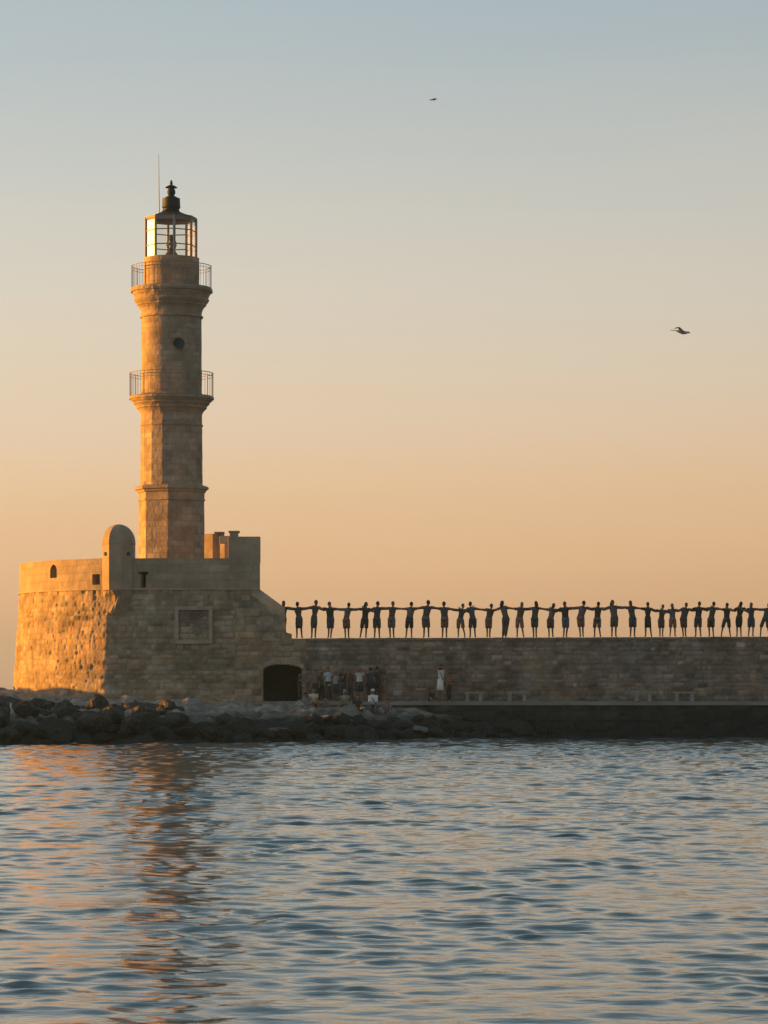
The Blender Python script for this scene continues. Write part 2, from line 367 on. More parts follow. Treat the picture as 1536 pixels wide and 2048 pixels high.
# ------------------------------------------------------------------ rocky shore
SHX = [-80,-40,-30,-16,-9.8,-3.5,.7,4.7,8.5,12]; SHY = [120,122,124,126.5,128.5,134,139,143.3,145.1,147.5]
TPX = [-80,-34,-30,-26,-22,-19,-15.5,-12,-8,-4,10]; TPZ = [2.8,2.95,2.9,2.7,2.2,1.85,1.72,1.62,1.55,1.55,1.54]
def shore_h(X, Y):
    sy = np.interp(X, SHX, SHY)+(vnoise(X, Y*0, 21, .5)-.5)*1.6; tp = np.interp(X, TPX, TPZ)
    d = np.clip((Y-sy), -3, 30); steep = np.interp(X, [-12,-4,2], [3.5,6.0,5.0])
    e = np.clip(d/steep, -1, 1); h = np.where(e < 0, e*3.5-.25, e**.7*tp*.80)
    h = h+np.clip((Y-sy-steep)/np.maximum(146-sy-steep, 1), 0, 1)*tp*.20
    flat = np.clip((146.5-Y)/4, 0, 1)*.8+.2; flat = np.where(X < -17, 1, flat)
    nz = (vnoise(X, Y, 31, .55)-.5)*.5+(vnoise(X, Y, 32, 1.3)-.5)*.30+(vnoise(X, Y, 33, 3.1)-.5)*.13
    h = h+nz*flat*np.where(d > -.5, 1, .3)
    h = h+(vnoise(X, Y, 36, 4.3)-.5)*.16*flat*(d > -.5)+(vnoise(X+Y*.3, Y-X*.3, 34, 2.1)**2)*.34*np.where((d > -.5) & (X > -22), 1, .0)*np.clip((146.3-Y)/3, 0, 1)-.12*np.where(X > -22, 1, 0)*(Y < 146)-.34*np.where(X > -22, 1, 0)*np.clip((142-Y)/3, 0, 1)*np.clip((-1-X)/3, 0, 1)
    sm = lambda a, b, v: np.clip((v-a)/(b-a), 0, 1)      # unseen tall rock, added to keep the sun off the seated people
    h = np.maximum(h, 4.6*sm(-34.5,-33,X)*sm(-29,-30.2,X)*sm(147.2,148.6,Y)*sm(152.0,151.4,Y)+(vnoise(X, Y, 40, 1.1)-.5)*.3)
    h = np.where(d < -.15, np.minimum(h, -.3), h)
    back = np.clip((Y-168)/14, 0, 1); h = h*(1-back)-back*2
    return h
def H(x, y): return float(shore_h(np.array([[x]]), np.array([[y]]))[0,0])
gx = np.concatenate([np.linspace(-90,-24,110), np.linspace(-23.8, 12.5, 330)]); gy = np.concatenate([np.linspace(118,150,260), np.linspace(150.6,185,60)])
GX, GY = np.meshgrid(gx, gy); GZ = shore_h(GX, GY)
GZ = np.where((GX > -3) & (GY > 148.3), np.minimum(GZ, 1.2), GZ)
tag(gridmesh('rocky_shore', GX, GY, GZ, M['ground']), kind='structure')

def rock_mesh(name, seed, flat=.75):
    bm = bmesh.new(); bmesh.ops.create_icosphere(bm, subdivisions=3, radius=1); rg = random.Random(seed)
    cuts = [(Vector((rg.uniform(-1,1), rg.uniform(-1,1), rg.uniform(-.6,1))).normalized(), rg.uniform(.50,.82)) for _ in range(10)]
    of = Vector((seed*7.3, seed*3.1, 0))
    for v in bm.verts:
        p = v.co.copy()
        for n, d in cuts:
            t = p.dot(n)
            if t > d: p -= n*(t-d)*.92
        p *= 1+.20*mnoise.noise(p*1.3+of)+.09*mnoise.noise(p*3.2+of)+.045*mnoise.noise(p*7+of)
        v.co = Vector((p.x*1.15, p.y, p.z*flat))
    for f in bm.faces: f.smooth = False
    me = bpy.data.meshes.new(name); bm.to_mesh(me); bm.free(); return me
RM = [rock_mesh('boulder_shape', i, rs) for i, rs in enumerate((.75,.6,.85,.7,.55,.8,.65))]
for m_ in RM: m_.materials.append(M['rock'])
RP = [m_.copy() for m_ in RM[:4]]
for m_ in RP: m_.materials.clear(); m_.materials.append(M['rock_pale'])
def boulder(x, y, s, label, me=None, group='dark boulders heaped along the waterline', dz=.0, rz=None, sz=1, z=None):
    o = bpy.data.objects.new('boulder', me or random.choice(RM)); C.objects.link(o)
    o.location = (x, y, (H(x, y) if z is None else z)+dz); o.scale = (s*random.uniform(.85,1.3), s*random.uniform(.8,1.1), s*sz*random.uniform(.8,1.1))
    o.rotation_euler = (random.uniform(-.35,.35), random.uniform(-.35,.35), random.uniform(0,6.28) if rz is None else rz)
    tag(o, label, 'boulder', group); return o
L_left = 'dark boulder in the heap between the water and the round sunlit end of the fort'
L_mid = 'dark boulder in the heap between the water and the shaded front of the fort'
L_right = 'dark boulder at the waterline in front of the stone promenade and its seated people'
placed = []
def blabel(x, d, s):
    under = [(-16.2,'at the far left edge'),(-14.2,'below the arched opening of the round bastion'),(-12.3,'below the lit corner under the turret'),(-10.2,'below the turret, right of the lit wall'),(-7.6,'below the framed panel'),
             (-5.0,'between the framed panel and the doorway'),(-3.2,'below the arched doorway'),(-1.0,'below the standing visitors'),(.6,'just right of the visitors'),(2.2,'left of the white dress'),(3.6,'below the white dress'),(5.0,'below the first stone bench'),(6.8,'below the second stone bench'),(9,'at the right tip of the heap')]
    w = next(t for a, t in under if x < a); size = 'big' if s > .7 else ('medium' if s > .45 else 'small')
    return '%s dark boulder %s, %s' % (size, w, 'at the waterline' if d < 1.6 else ('midway up the heap' if d < 4.5 else 'high on the heap'))
random.seed(21)
n_b = 0
while n_b < 230:
    x = random.uniform(-20, 8.5); sy = float(np.interp(x, SHX, SHY)); dep = np.interp(x, [-12,-4,3], [13,7,3.2])
    d = random.uniform(-.6, dep); y = sy+d; s = random.choice([.3,.38,.45,.55,.7,.9])*random.uniform(.85,1.1)*(1 if x < -4 else .62)
    if d > 6: s *= .6
    if x > -9 and d > 3.4: continue
    if -4.8 < x < 1.2 and y > 140.6: continue
    if y > 146: continue
    if any((x-a)**2+(y-b)**2 < (.55*(s+c))**2 for a, b, c in placed): continue
    placed.append((x, y, s)); n_b += 1
    boulder(x, y, s, blabel(x, d, s), dz=(.12 if d < 3 else -.12)*s+.26*min(1, max(0, (142-y)/3))*min(1, max(0, (-1-x)/3)))
random.seed(5)
for px, py, Y, s, sz, lab in [(285,1408,143,.95,.55,'large pale rounded boulder at the foot of the fort wall below the turret'),
        (318,1416,142,.7,.6,'pale boulder sloping down to the right of the large rounded one by the fort'),
        (110,1455,129,1.1,.75,'broad flat-faced boulder low in the heap below the sunlit round end'),
        (560,1460,134.3,.62,.45,'pale flat boulder just above the water left of the seated group'),
        (840,1455,140.2,.5,.5,'pale peaked boulder at the water below the woman in white'),
        (645,1435,139,.6,.6,'pale boulder directly below the seated people'),
        (385,1462,130.5,.8,.7,'rounded boulder at the waterline below the framed stone panel'),
        (15,1400,137,.9,.6,'dark boulder at the left edge of the picture beside the sunlit wall')]:
    boulder(PX(px, Y), Y, s, lab, me=(RP if 'pale' in lab else RM)[len(lab) % 4], group='larger single boulders of the shore', z=PZ(py, Y)-s*.12, sz=sz)
p_ = MB(); x_ = PX(21, 131); p_.tube([(x_,131,PZ(1432,131)),(x_+.01,131,PZ(1408,131))], .035, ref=(1,0,0), n=8); p_.ball((x_+.01,131,PZ(1407.5,131)), .04, n=8)
tag(p_.build('marker_post', M['white'], origin=(x_,131,PZ(1432,131))), 'short thin white post standing among the rocks at the far left', 'post')

# ------------------------------------------------------------------ quay, promenade, sea wall
zq = 1.60
qy = empty('quay', (2.2, 145.8, 0)); tag(qy, kind='structure')
def qtop(x, y, s): return zq-.02+(vnoise(x, x*0, 61, .8)-.5)*.07+(vnoise(x, x*0, 62, 3.5)-.5)*.05
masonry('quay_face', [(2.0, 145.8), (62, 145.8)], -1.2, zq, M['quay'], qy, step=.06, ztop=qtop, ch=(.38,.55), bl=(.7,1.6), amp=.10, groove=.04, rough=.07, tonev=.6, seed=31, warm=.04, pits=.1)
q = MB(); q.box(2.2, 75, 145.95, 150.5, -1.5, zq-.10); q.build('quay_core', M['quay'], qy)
PGX, PGY = np.meshgrid(np.linspace(-6, 62, 800), np.array([145.66,145.70,145.8,146,146.4,147,147.4,148.2]))
edge = (vnoise(PGX, PGX*0, 63, 1.1)-.5)*.12+(vnoise(PGX, PGX*0, 64, 4)-.5)*.06
PGZ = np.where(PGY < 145.68, zq-.16, np.where(PGY < 145.75, zq-.03, zq+.016))+(vnoise(PGX, PGY, 65, 1.5)-.5)*.02
tag(gridmesh('promenade', PGX, PGY+edge*(PGY < 145.9), PGZ, M['paving']), kind='structure')

WY = 147.8
wx0, wx1 = PX(612, WY), 62
def wtop(x, y, s): return PZ(1277, WY)+(x-wx0)*.0036+(vnoise(x, x*0, 8, 1.2)-.5)*.03
sw = empty('sea_wall', (wx0, WY, zq)); tag(sw, 'long dark stone harbour wall of rough blocks carrying the line of people', 'wall')
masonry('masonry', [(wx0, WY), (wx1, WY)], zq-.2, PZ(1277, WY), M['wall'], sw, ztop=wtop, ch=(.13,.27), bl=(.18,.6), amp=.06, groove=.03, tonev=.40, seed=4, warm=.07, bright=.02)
tp = MB()
n_ = 90
for i in range(n_):                                    # slightly uneven capping of the wall
    a = wx0+.06+(wx1-wx0)*i/n_; b = wx0+.06+(wx1-wx0)*(i+1)/n_-.012
    zt = PZ(1277, WY)+(a-wx0)*.0036+random.uniform(-.008,.008)
    tp.box(a, b, WY-.03+random.uniform(-.015,.01), WY+3.0, zt-.10, zt+.012)
tp.build('capping', M['wall'], sw, bevel=.012)
cr_ = MB(); cr_.box(wx0+.05, wx1, WY+.12, WY+2.9, -1.5, PZ(1277, WY)-.12); cr_.build('core', M['wall'], sw)

# ------------------------------------------------------------------ fort
CX0, CY0, FR = -7.92, 156.6, 10.14
fx_c = CX0-FR*math.sin(R(30)); fy_c = CY0-FR*math.cos(R(30))
FY = fy_c
def arc(t0, t1, n, r=FR): return [(CX0-r*math.sin(R(t0+(t1-t0)*i/n)), CY0-r*math.cos(R(t0+(t1-t0)*i/n))) for i in range(n+1)]
ZS = PZ(1179, FY); ZP = PZ(1117, FY)                   # string course, parapet top
X520 = PX(520, FY); X612 = PX(612, FY)
fort = empty('stone_fort', (-10.5, FY+7, 1.6)); tag(fort, 'old stone fort with round sunlit bastion, turret and arched doorway at the lighthouse foot', 'fort')
def path_front(): return arc(178, 30, 60)+[(X520, FY), (X612, FY)]
fxs = [X520, PX(568,FY), PX(570.5,FY), PX(571.5,FY), PX(582,FY), PX(583,FY), X612]
fzs = [ZS, PZ(1214,FY), PZ(1216,FY), PZ(1266,FY), PZ(1267,FY), PZ(1277,FY), PZ(1277,FY)]
def ftop(x, y, s): return np.where((x > X520) & (y < FY+.01), np.interp(x, fxs, fzs), ZS)
# doorway
DX0, DX1, DZ0, DZS, DZ1 = PX(525,FY), PX(604,FY), 1.45, PZ(1340,FY), PZ(1329,FY)
def in_door(x, z): 
    c = (DX0+DX1)/2; w = (DX1-DX0)/2; u = np.clip(np.abs(x-c)/w, 0, 1)
    return (x > DX0) & (x < DX1) & (z < DZS+(DZ1-DZS)*np.sqrt(np.clip(1-u**2.6, 0, 1)))
def fhole(x, y, z, s): return (y < FY+.05) & in_door(x, z)
batter = lambda z: np.clip((ZS-z)/(ZS-1.6), 0, 1.2)*.34
def fbatt(z): return batter(z)
def smask(x, z):
    # rendered flank of the stair: above a ragged diagonal
    zl = np.interp(x, [PX(503,FY), PX(571,FY)], [PZ(1188,FY), PZ(1256,FY)])+(vnoise(x, z, 77, 3)-.5)*.5
    return np.clip((z-zl)/.12, 0, 1)*(x > PX(503,FY))*(x < PX(575,FY))
def fort_off(z): return batter(z)
# front masonry: the batter fades out towards the doorway so that it meets the sea wall
def fort_wall():
    masonry('lower_wall', arc(178, 30, 60)+[(PX(470,FY), FY)], 1.0, ZS, M['stone'], fort, ch=(.17,.33), bl=(.22,.62), amp=.045, groove=.035, rough=.032, off=batter, tonev=.36, seed=2, pits=.07)
fort_wall()
def doff_path():
    return [(PX(470,FY), FY), (X520, FY), (X612, FY)]
o = masonry('doorway_wall', doff_path(), 1.0, ZS, M['stone'], fort, step=.04, ch=(.22,.42), bl=(.28,.8), amp=.07, groove=.035, rough=.04, tonev=.34, seed=3,
            ztop=lambda x, y, s: np.where(x > X520, np.interp(x, fxs, fzs), ZS), hole=fhole, smooth_mask=smask)
# taper the batter from x=470px to nothing at 612px
me = o.data; loc = parent_loc(fort)
for v in me.vertices:
    wx = v.co.x+loc.x; wz = v.co.z+loc.z
    f = max(0, min(1, (X520+.4-wx)/(X520+.4-PX(470,FY)))); v.co.y -= float(batter(np.array(wz)))*f
# solid behind the skin
co_poly = arc(178, 30, 40, FR-.15)+[(PX(505,FY), FY+.12), (PX(505,FY), CY0+FR-.3)]
def extrude_poly(mb, poly, z0, z1, mi=0):
    n = len(poly); v = [(x,y,z0) for x,y in poly]+[(x,y,z1) for x,y in poly]
    mb.add(v, [tuple(range(n)), tuple(range(2*n-1,n-1,-1))]+[(i+n,(i+1)%n+n,(i+1)%n,i) for i in range(n)], mi)
b = MB(); extrude_poly(b, co_poly, .2, ZS-.02); b.build('platform', M['stone'], fort)
# stair block behind the flank: steps going down to the wall walk, tunnel through behind the door
b = MB()
ns = 8
for i in range(ns):
    xa = PX(505,FY)+(PX(583,FY)-PX(505,FY))*i/ns; xb = PX(505,FY)+(PX(583,FY)-PX(505,FY))*(i+1)/ns
    zt = PZ(1277,FY)+.02+(ZS-PZ(1277,FY))*(ns-1-i)/ns*.95
    b.box(xa+.001, xb, FY+.5, FY+3.2, PZ(1277,FY)-.4, zt)
b.build('stair', M['trim'], fort)
b = MB()
b.prism([(X520, ZS-.35),(X520-.3, ZS-.02),(X520,ZS-.01),(PX(568,FY), PZ(1214,FY)-.015),(PX(571,FY)-.02,PZ(1216,FY)),(PX(571,FY)-.02,PZ(1277,FY)-.1),(X520,PZ(1277,FY)-.1)][::-1], FY+.02, FY+.5)
b.build('stair_parapet', M['plaster'], fort)
b = MB(); b.box(PX(571,FY)-.01, PX(583,FY)-.02, FY+.03, FY+1.2, PZ(1277,FY)-.1, PZ(1267,FY)-.01)
b.box(PX(583,FY)-.019, X612+.05, FY+.03, FY+3, PZ(1277,FY)-.5, PZ(1277,FY)-.005); b.build('landing', M['stone'], fort)
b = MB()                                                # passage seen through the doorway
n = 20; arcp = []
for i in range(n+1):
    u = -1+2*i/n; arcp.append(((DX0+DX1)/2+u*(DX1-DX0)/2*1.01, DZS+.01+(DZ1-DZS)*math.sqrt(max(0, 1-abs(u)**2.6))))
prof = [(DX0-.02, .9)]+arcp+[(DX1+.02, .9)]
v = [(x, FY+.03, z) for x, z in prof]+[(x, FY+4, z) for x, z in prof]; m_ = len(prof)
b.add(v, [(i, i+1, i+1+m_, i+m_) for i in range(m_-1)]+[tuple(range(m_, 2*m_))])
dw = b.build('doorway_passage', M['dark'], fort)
b = MB()                                                # dressed arch round the doorway
K = 13
for i in range(K):
    def pt(t, e):
        u = -1+2*t; c = (DX0+DX1)/2; w = (DX1-DX0)/2; zz = DZS+(DZ1-DZS)*math.sqrt(max(0, 1-abs(u)**2.6))
        nx_ = u*.55; return (c+u*w+nx_*e*.9, zz+e*(1-.45*abs(u)))
    a0, a1 = i/K+.004, (i+1)/K-.004
    pts = [pt(a0,.01), pt(a1,.01), pt(a1,.27), pt(a0,.27)]
    b.prism(pts, FY-.07, FY+.25)
b.build('arch_stones', M['trim'], fort, bevel=.012)
# string course and parapet
pf = arc(178, 30, 60)+[(X520, FY)]
b = MB()
def strip(mb, path, o0, o1, z0, z1, mi=0):
    P = [Vector((*p, 0)) for p in path]; vs_ = []
    for i, p in enumerate(P):
        t = (P[min(i+1, len(P)-1)]-P[max(i-1, 0)]).normalized(); nn = Vector((t.y, -t.x, 0))
        a = p+nn*o0; c = p+nn*o1; vs_ += [(a.x,a.y,z0),(c.x,c.y,z0),(c.x,c.y,z1),(a.x,a.y,z1)]
    f = []
    for i in range(len(P)-1):
        for k in range(4): f.append((i*4+k, i*4+(k+1)%4, (i+1)*4+(k+1)%4, (i+1)*4+k))
    f += [(0,1,2,3), tuple(4*(len(P)-1)+k for k in (3,2,1,0))]
    mb.add(vs_, f, mi)
strip(b, pf, -.3, .075, ZS-.02, ZS+.05); b.build('string_course', M['trim'], fort)
# parapet openings: (centre px, half width m, z0, z1, arched)
ops = [(107, .29, PZ(1163,155), PZ(1136,155), True), (192, .25, PZ(1172,149), PZ(1149,149), False), (286, .14, PZ(1176,FY), PZ(1143,FY), False)]
def op_xy(px):
    best = None
    for t in np.linspace(90, 30, 400):
        x = CX0-FR*math.sin(R(t)); y = CY0-FR*math.cos(R(t)); e = abs(768+x/y*FPX-px)
        if best is None or e < best[0]: best = (e, x, y, t)
    if px > 225: return PX(px, FY), FY, 0
    return best[1], best[2], best[3]
OPS = [(op_xy(p), hw, z0, z1, a) for p, hw, z0, z1, a in ops]
def phole(x, y, z, s):
    m = np.zeros_like(z, dtype=bool)
    for (ox, oy, t), hw, z0, z1, a in OPS:
        d = np.hypot(x-ox, y-oy); w = (d < hw) & (z > z0) & (z < z1)
        if a: w &= ~((z > z1-hw) & (np.hypot(d, z-(z1-hw)) > hw))
        if px_slot(ox): w |= (d < .24) & (z > z1-.16) & (z < z1)
        m |= w
    return m
def px_slot(ox): return ox > -12
def ptop(x, y, s): return ZP+(vnoise(s, s*0, 51, .9)-.5)*.05
masonry('parapet', pf, ZS+.02, ZP, M['plaster'], fort, step=.035, ztop=ptop, hole=phole, ch=(.3,.5), bl=(.6,1.4), amp=.008, groove=.005, rough=.020, tonev=.13, seed=6, warm=.03)
pin = arc(178, 30, 60, FR-.55)+[(X520-.02, FY+.55)]
b = MB(); P = pf[:-1]
# inner face and top of the parapet in segments, leaving the openings clear
for i in range(len(pf)-1):
    (xa, ya), (xb, yb) = pf[i], pf[i+1]
    (ia, ja), (ib, jb) = pin[i], pin[i+1]
    nsub = 1 if i < len(pf)-2 else 60
    for k in range(nsub):
        f0, f1 = k/nsub, (k+1)/nsub
        qa = (xa+(xb-xa)*f0, ya+(yb-ya)*f0); qb = (xa+(xb-xa)*f1, ya+(yb-ya)*f1)
        ra = (ia+(ib-ia)*f0, ja+(jb-ja)*f0); rb = (ia+(ib-ia)*f1, ja+(jb-ja)*f1)
        mx_, my_ = (qa[0]+qb[0])/2, (qa[1]+qb[1])/2
        spans = [(ZS, ZP-.03)]
        for (ox, oy, t), hw, z0, z1, a in OPS:
            if math.hypot(mx_-ox, my_-oy) < hw+.14: spans = [(ZS, z0-.02), (z1+.02, ZP-.03)]
        for z0, z1 in spans:
            if z1-z0 < .02: continue
            sh = .03; qa_ = (qa[0]+(ra[0]-qa[0])*.07, qa[1]+(ra[1]-qa[1])*.07); qb_ = (qb[0]+(rb[0]-qb[0])*.07, qb[1]+(rb[1]-qb[1])*.07)
            v = [(*qa_,z0),(*qb_,z0),(*rb,z0),(*ra,z0),(*qa_,z1),(*qb_,z1),(*rb,z1),(*ra,z1)]
            b.add(v, [(3,2,1,0),(4,5,6,7),(0,1,5,4),(1,2,6,5),(2,3,7,6),(3,0,4,7)])
b.build('parapet_core', M['plaster'], fort)
b = MB(); strip(b, pf, -.57, .01, ZP-.028, ZP+.012); b.build('parapet_coping', M['plaster'], fort)
for (ox, oy, t), hw, z0, z1, a in OPS:   # dark box added behind each opening so no light shows through
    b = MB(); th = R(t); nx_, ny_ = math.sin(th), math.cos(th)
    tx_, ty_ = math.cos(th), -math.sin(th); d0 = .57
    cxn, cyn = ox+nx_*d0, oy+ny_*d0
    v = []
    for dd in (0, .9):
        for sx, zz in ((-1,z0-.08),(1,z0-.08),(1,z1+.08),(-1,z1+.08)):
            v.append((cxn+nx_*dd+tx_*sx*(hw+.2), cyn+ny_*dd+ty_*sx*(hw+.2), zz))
    b.add(v, [(0,1,5,4),(1,2,6,5),(2,3,7,6),(3,0,4,7),(4,5,6,7)]); b.build('opening_backing', M['dark'], fort)
# framed panel
PY = FY-float(batter(np.array(PZ(1250,FY))))
b = MB(); x0,x1,z0,z1 = PX(350,PY),PX(425,PY),PZ(1288,PY),PZ(1213,PY); w = .17
for (a,c,d,e) in ((x0,x1,z1-w,z1),(x0,x1,z0,z0+w*1.1),(x0,x0+w,z0+w*1.1,z1-w),(x1-w,x1,z0+w*1.1,z1-w)):
    b.box(a, c, PY-.15, PY+.3, d, e)
b.build('panel_frame', M['trim'], fort, bevel=.02)
masonry('panel_infill', [(x0+w,PY-.01),(x1-w,PY-.01)], z0+w, z1-w, M['wall'], fort, ch=(.2,.3), bl=(.3,.7), amp=.03, seed=12)
# turret on the corner
TXC, TYC, TR = PX(237.5, FY+.25), FY+.28, .79
tur = MB(); a0 = R(-31); zt0, zt1, ztop_ = ZS-.02, PZ(1084, FY), PZ(1048, FY)
dome = [(TR*math.cos(t), zt1+(ztop_-zt1)*math.sin(t)) for t in np.linspace(0, R(88), 12)]
prof = [(TR*.99, zt0), (TR*.995, zt1-.12), (TR*1.015, zt1-.10), (TR*1.015, zt1-.06), (TR, zt1-.04)]+dome
tur.ring(prof, 8, (TXC, TYC), a0)
to = tur.build('turret', M['plaster'], fort)
cb_ = MB()
cprof = [(.10, ZS-1.65), (.30, ZS-1.40), (.50, ZS-1.05), (.64, ZS-.66), (.74, ZS-.30), (TR*.97, ZS-.10), (TR*1.03, ZS-.02)]
cb_.ring(cprof, 24, (TXC, TYC), a0)
for i in range(len(cb_.v)):
    x, y, z = cb_.v[i]; q_ = mnoise.noise(Vector((x*3, y*3, z*3)))*.16+mnoise.noise(Vector((x*8, y*8, z*8)))*.07
    f = min(1, max(0, (ZS-.05-z)/.2)); cb_.v[i] = (x+q_*f*1.2, y+q_*f, z)
cb_.build('turret_corbel', M['stone'], to)
for px in (211, 257.5):                                 # spy holes
    x = PX(px, FY); y = TYC-math.sqrt(max(0, (TR*.93)**2-(x-TXC)**2)); 
    h_ = MB(); d_ = Vector((x-TXC, y-TYC, 0)).normalized(); c_ = Vector((x, y, PZ(1108, FY)))
    h_.tube([c_-d_*.2, c_+d_*.045], .09, n=14); h_.build('spy_hole', M['dark'], to)
# right-hand blocks above the parapet
b = MB()
b.box(PX(456,FY), X520+.0, FY+.012, FY+.62, ZP-.2, PZ(1073,FY)); b.box(X520-.62, X520-.10, FY+.62, FY+2.4, ZP-.5, PZ(1073,FY)-.02)
b.box(X520-.66, X520-.11, FY+.5, FY+2.4, ZS-.6, ZP-.49)
b.box(PX(459,FY), PX(476,FY), FY+.0, FY+.45, PZ(1073,FY)-.1, PZ(1064,FY)); b.box(PX(456.5,FY), PX(479,FY), FY-.05, FY+.5, PZ(1065.5,FY), PZ(1061.5,FY))
ub = b.build('guard_room', M['plaster'], fort, bevel=.02)
b = MB()
def obox(mb, pxc, Y, w, d, py0, py1, rot):
    x = PX(pxc, Y); mb.box(x-w/2, x+w/2, Y-d/2, Y+d/2, PZ(py0,Y), PZ(py1,Y), rot=R(rot))
obox(b, 424, 151.6, .55, .5, 1185, 1068, -38); obox(b, 440, 151.9, .40, .5, 1185, 1065, 0); obox(b, 439, 151.8, .48, .6, 1067.5, 1064, 0)
obox(b, 449, 150.6, .32, .32, 1185, 1088, -38); obox(b, 450, 150.9, .5, .4, 1089, 1072, 0)
b.build('inner_wall', M['tower_stone'], fort, bevel=.02)
# make skins that carry no colour attribute read neutral
for o in list(C.objects):
    if o.type == 'MESH' and o.data.materials and o.data.materials[0] in (M['stone'], M['plaster'], M['wall'], M['tower_stone']) and 'tone' not in o.data.color_attributes:
        a = o.data.color_attributes.new('tone', 'FLOAT_COLOR', 'POINT'); a.data.foreach_set('color', [1.0]*4*len(o.data.vertices))

# ------------------------------------------------------------------ lighthouse
TY = 155.0; S = FPX/TY; TXW = PX(343, TY); tc_ = (TXW, TY)
lh = empty('lighthouse', (TXW, TY, ZS)); tag(lh, 'tall three-tier sandstone lighthouse with two railed galleries and a glass lantern', 'lighthouse')
Z = lambda py: PZ(py, TY)
def poly(n, a0, r, sub=1):
    return [(TXW+r*math.sin(a0+k*2*math.pi/n), TY-r*math.cos(a0+k*2*math.pi/n)) for k in range(n)]
def tapered(z0, z1, e): return lambda z: (z1-z)/(z1-z0)*e
masonry('octagonal_stage', poly(8, R(-2), 65.5/S), ZS-.02, Z(984), M['tower_stone'], lh, step=.04, ch=(.28,.36), bl=(.4,.8), amp=.010, groove=.006, rough=.013, closed=True, seed=21, tonev=.26, off=tapered(ZS, Z(984), .04), warm=.05)
masonry('sixteen_sided_stage', poly(16, R(-13.25), 61.5/S), Z(978), Z(824), M['tower_stone'], lh, step=.035, ch=(.26,.34), bl=(.35,.6), amp=.010, groove=.006, rough=.013, closed=True, seed=22, tonev=.26, off=tapered(Z(978), Z(824), .03), warm=.05)
PHX, PHZ, PHR = PX(361, TY), Z(693), 12.3/S
masonry('round_stage', poly(96, 0, 60.2/S), Z(795), Z(606), M['tower_stone'], lh, step=.035, ch=(.24,.32), bl=(.4,.7), amp=.007, groove=.004, rough=.010, closed=True, seed=23, tonev=.22, warm=.04,
        hole=lambda x, y, z, s: (y < TY) & (np.hypot(x-PHX, z-PHZ) < PHR-.02))
masonry('lantern_drum', poly(72, 0, 55.5/S), Z(577), Z(517), M['tower_stone'], lh, step=.035, amp=.006, groove=.004, rough=.007, closed=True, seed=24, tonev=.2)
def tower_ring(name, prof, n, a0=0, mats=None, cap=True, jag=0):
    b = MB(); b.ring([(r/S, Z(y)) for r, y in prof], n, tc_, a0, cap=cap)
    if jag:
        for i in range(len(b.v)):
            x, y, z = b.v[i]; q_ = mnoise.noise(Vector((x*4, y*4, z*5)))*jag; d = Vector((x-TXW, y-TY, 0)); 
            if d.length > .1: d.normalize(); b.v[i] = (x+d.x*q_, y+d.y*q_, z+q_*.5)
    o = b.build(name, mats or M['tower_stone'], lh, bevel=0)
    a = o.data.color_attributes.new('tone', 'FLOAT_COLOR', 'POINT'); a.data.foreach_set('color', [1.0]*4*len(o.data.vertices)); return o
tower_ring('octagonal_ledge', [(66,1003),(68,1002.5),(68,999.5),(66.2,998.5),(66.2,987),(69,985),(70,982),(74.5,979.5),(75,976),(71,973.5),(60,970)], 8, R(-2), jag=.02)
tower_ring('shaft_ring', [(60,854),(63.4,853),(63.4,849.5),(60,848.5)], 16, R(-13.25))
lower = [(60,833),(61,829),(64,824),(68,819),(70.5,817.5),(70.5,815),(73,811),(76,808.5),(76,806.5),(80,803),(81.5,801),(81.5,800),(84.5,799.5),(84.5,795),(60,789)]
tower_ring('lower_gallery', lower, 64, 0, jag=.045)
upper = [(60,637.5),(63,636.5),(63,633.5),(60.4,632.5),(61,626),(63,619),(67,613.5),(69,612),(69,610),(73,605),(74.8,602),(74.8,600),(72.8,599),(74.5,594),(77.5,589),(78,586),(81.5,585.5),(82.5,581),(80,577),(55,572.5)]
tower_ring('upper_gallery', upper, 64, 0, jag=.035)
b = MB(); y_ = TY-math.sqrt((60.2/S)**2-(PHX-TXW)**2)
b.tube([(PHX,y_-.03,PHZ),(PHX+.02,y_+.5,PHZ)], PHR, ref=(1,0,0), n=28, cap=False); fr = b.build('round_window', M['tower_stone'], lh, smooth=True)
a = fr.data.color_attributes.new('tone', 'FLOAT_COLOR', 'POINT'); a.data.foreach_set('color', [.9]*4*len(fr.data.vertices))
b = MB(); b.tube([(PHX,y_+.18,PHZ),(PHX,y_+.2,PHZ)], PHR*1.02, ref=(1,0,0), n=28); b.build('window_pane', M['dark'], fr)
# railings
def railing(name, r, y0, y1, n, sag):
    b = MB(); r = r/S; z0, z1 = Z(y0), Z(y1)
    for zz, rr in ((z1, .018), (z1-(z1-z0)*.12, .012), (z0+.08, .014)):
        pts = [(TXW+r*math.sin(a), TY-r*math.cos(a), zz) for a in np.linspace(0, 2*math.pi, 73)]; b.tube(pts, rr, n=6, cap=False)
    for k in range(n):
        a = 2*math.pi*(k+.5)/n; x, y = TXW+r*math.sin(a), TY-r*math.cos(a); big = k % 6 == 0
        b.tube([(x,y,z0-.08),(x,y,z1+(.03 if big else 0))], 	.020 if big else .008, ref=(1,0,0), n=5)
    b.build(name, M['rail'], lh)
railing('gallery_railing', 79.5, 580, 533, 54, 0)
railing('gallery_railing', 83.3, 797, 747, 54, 0)
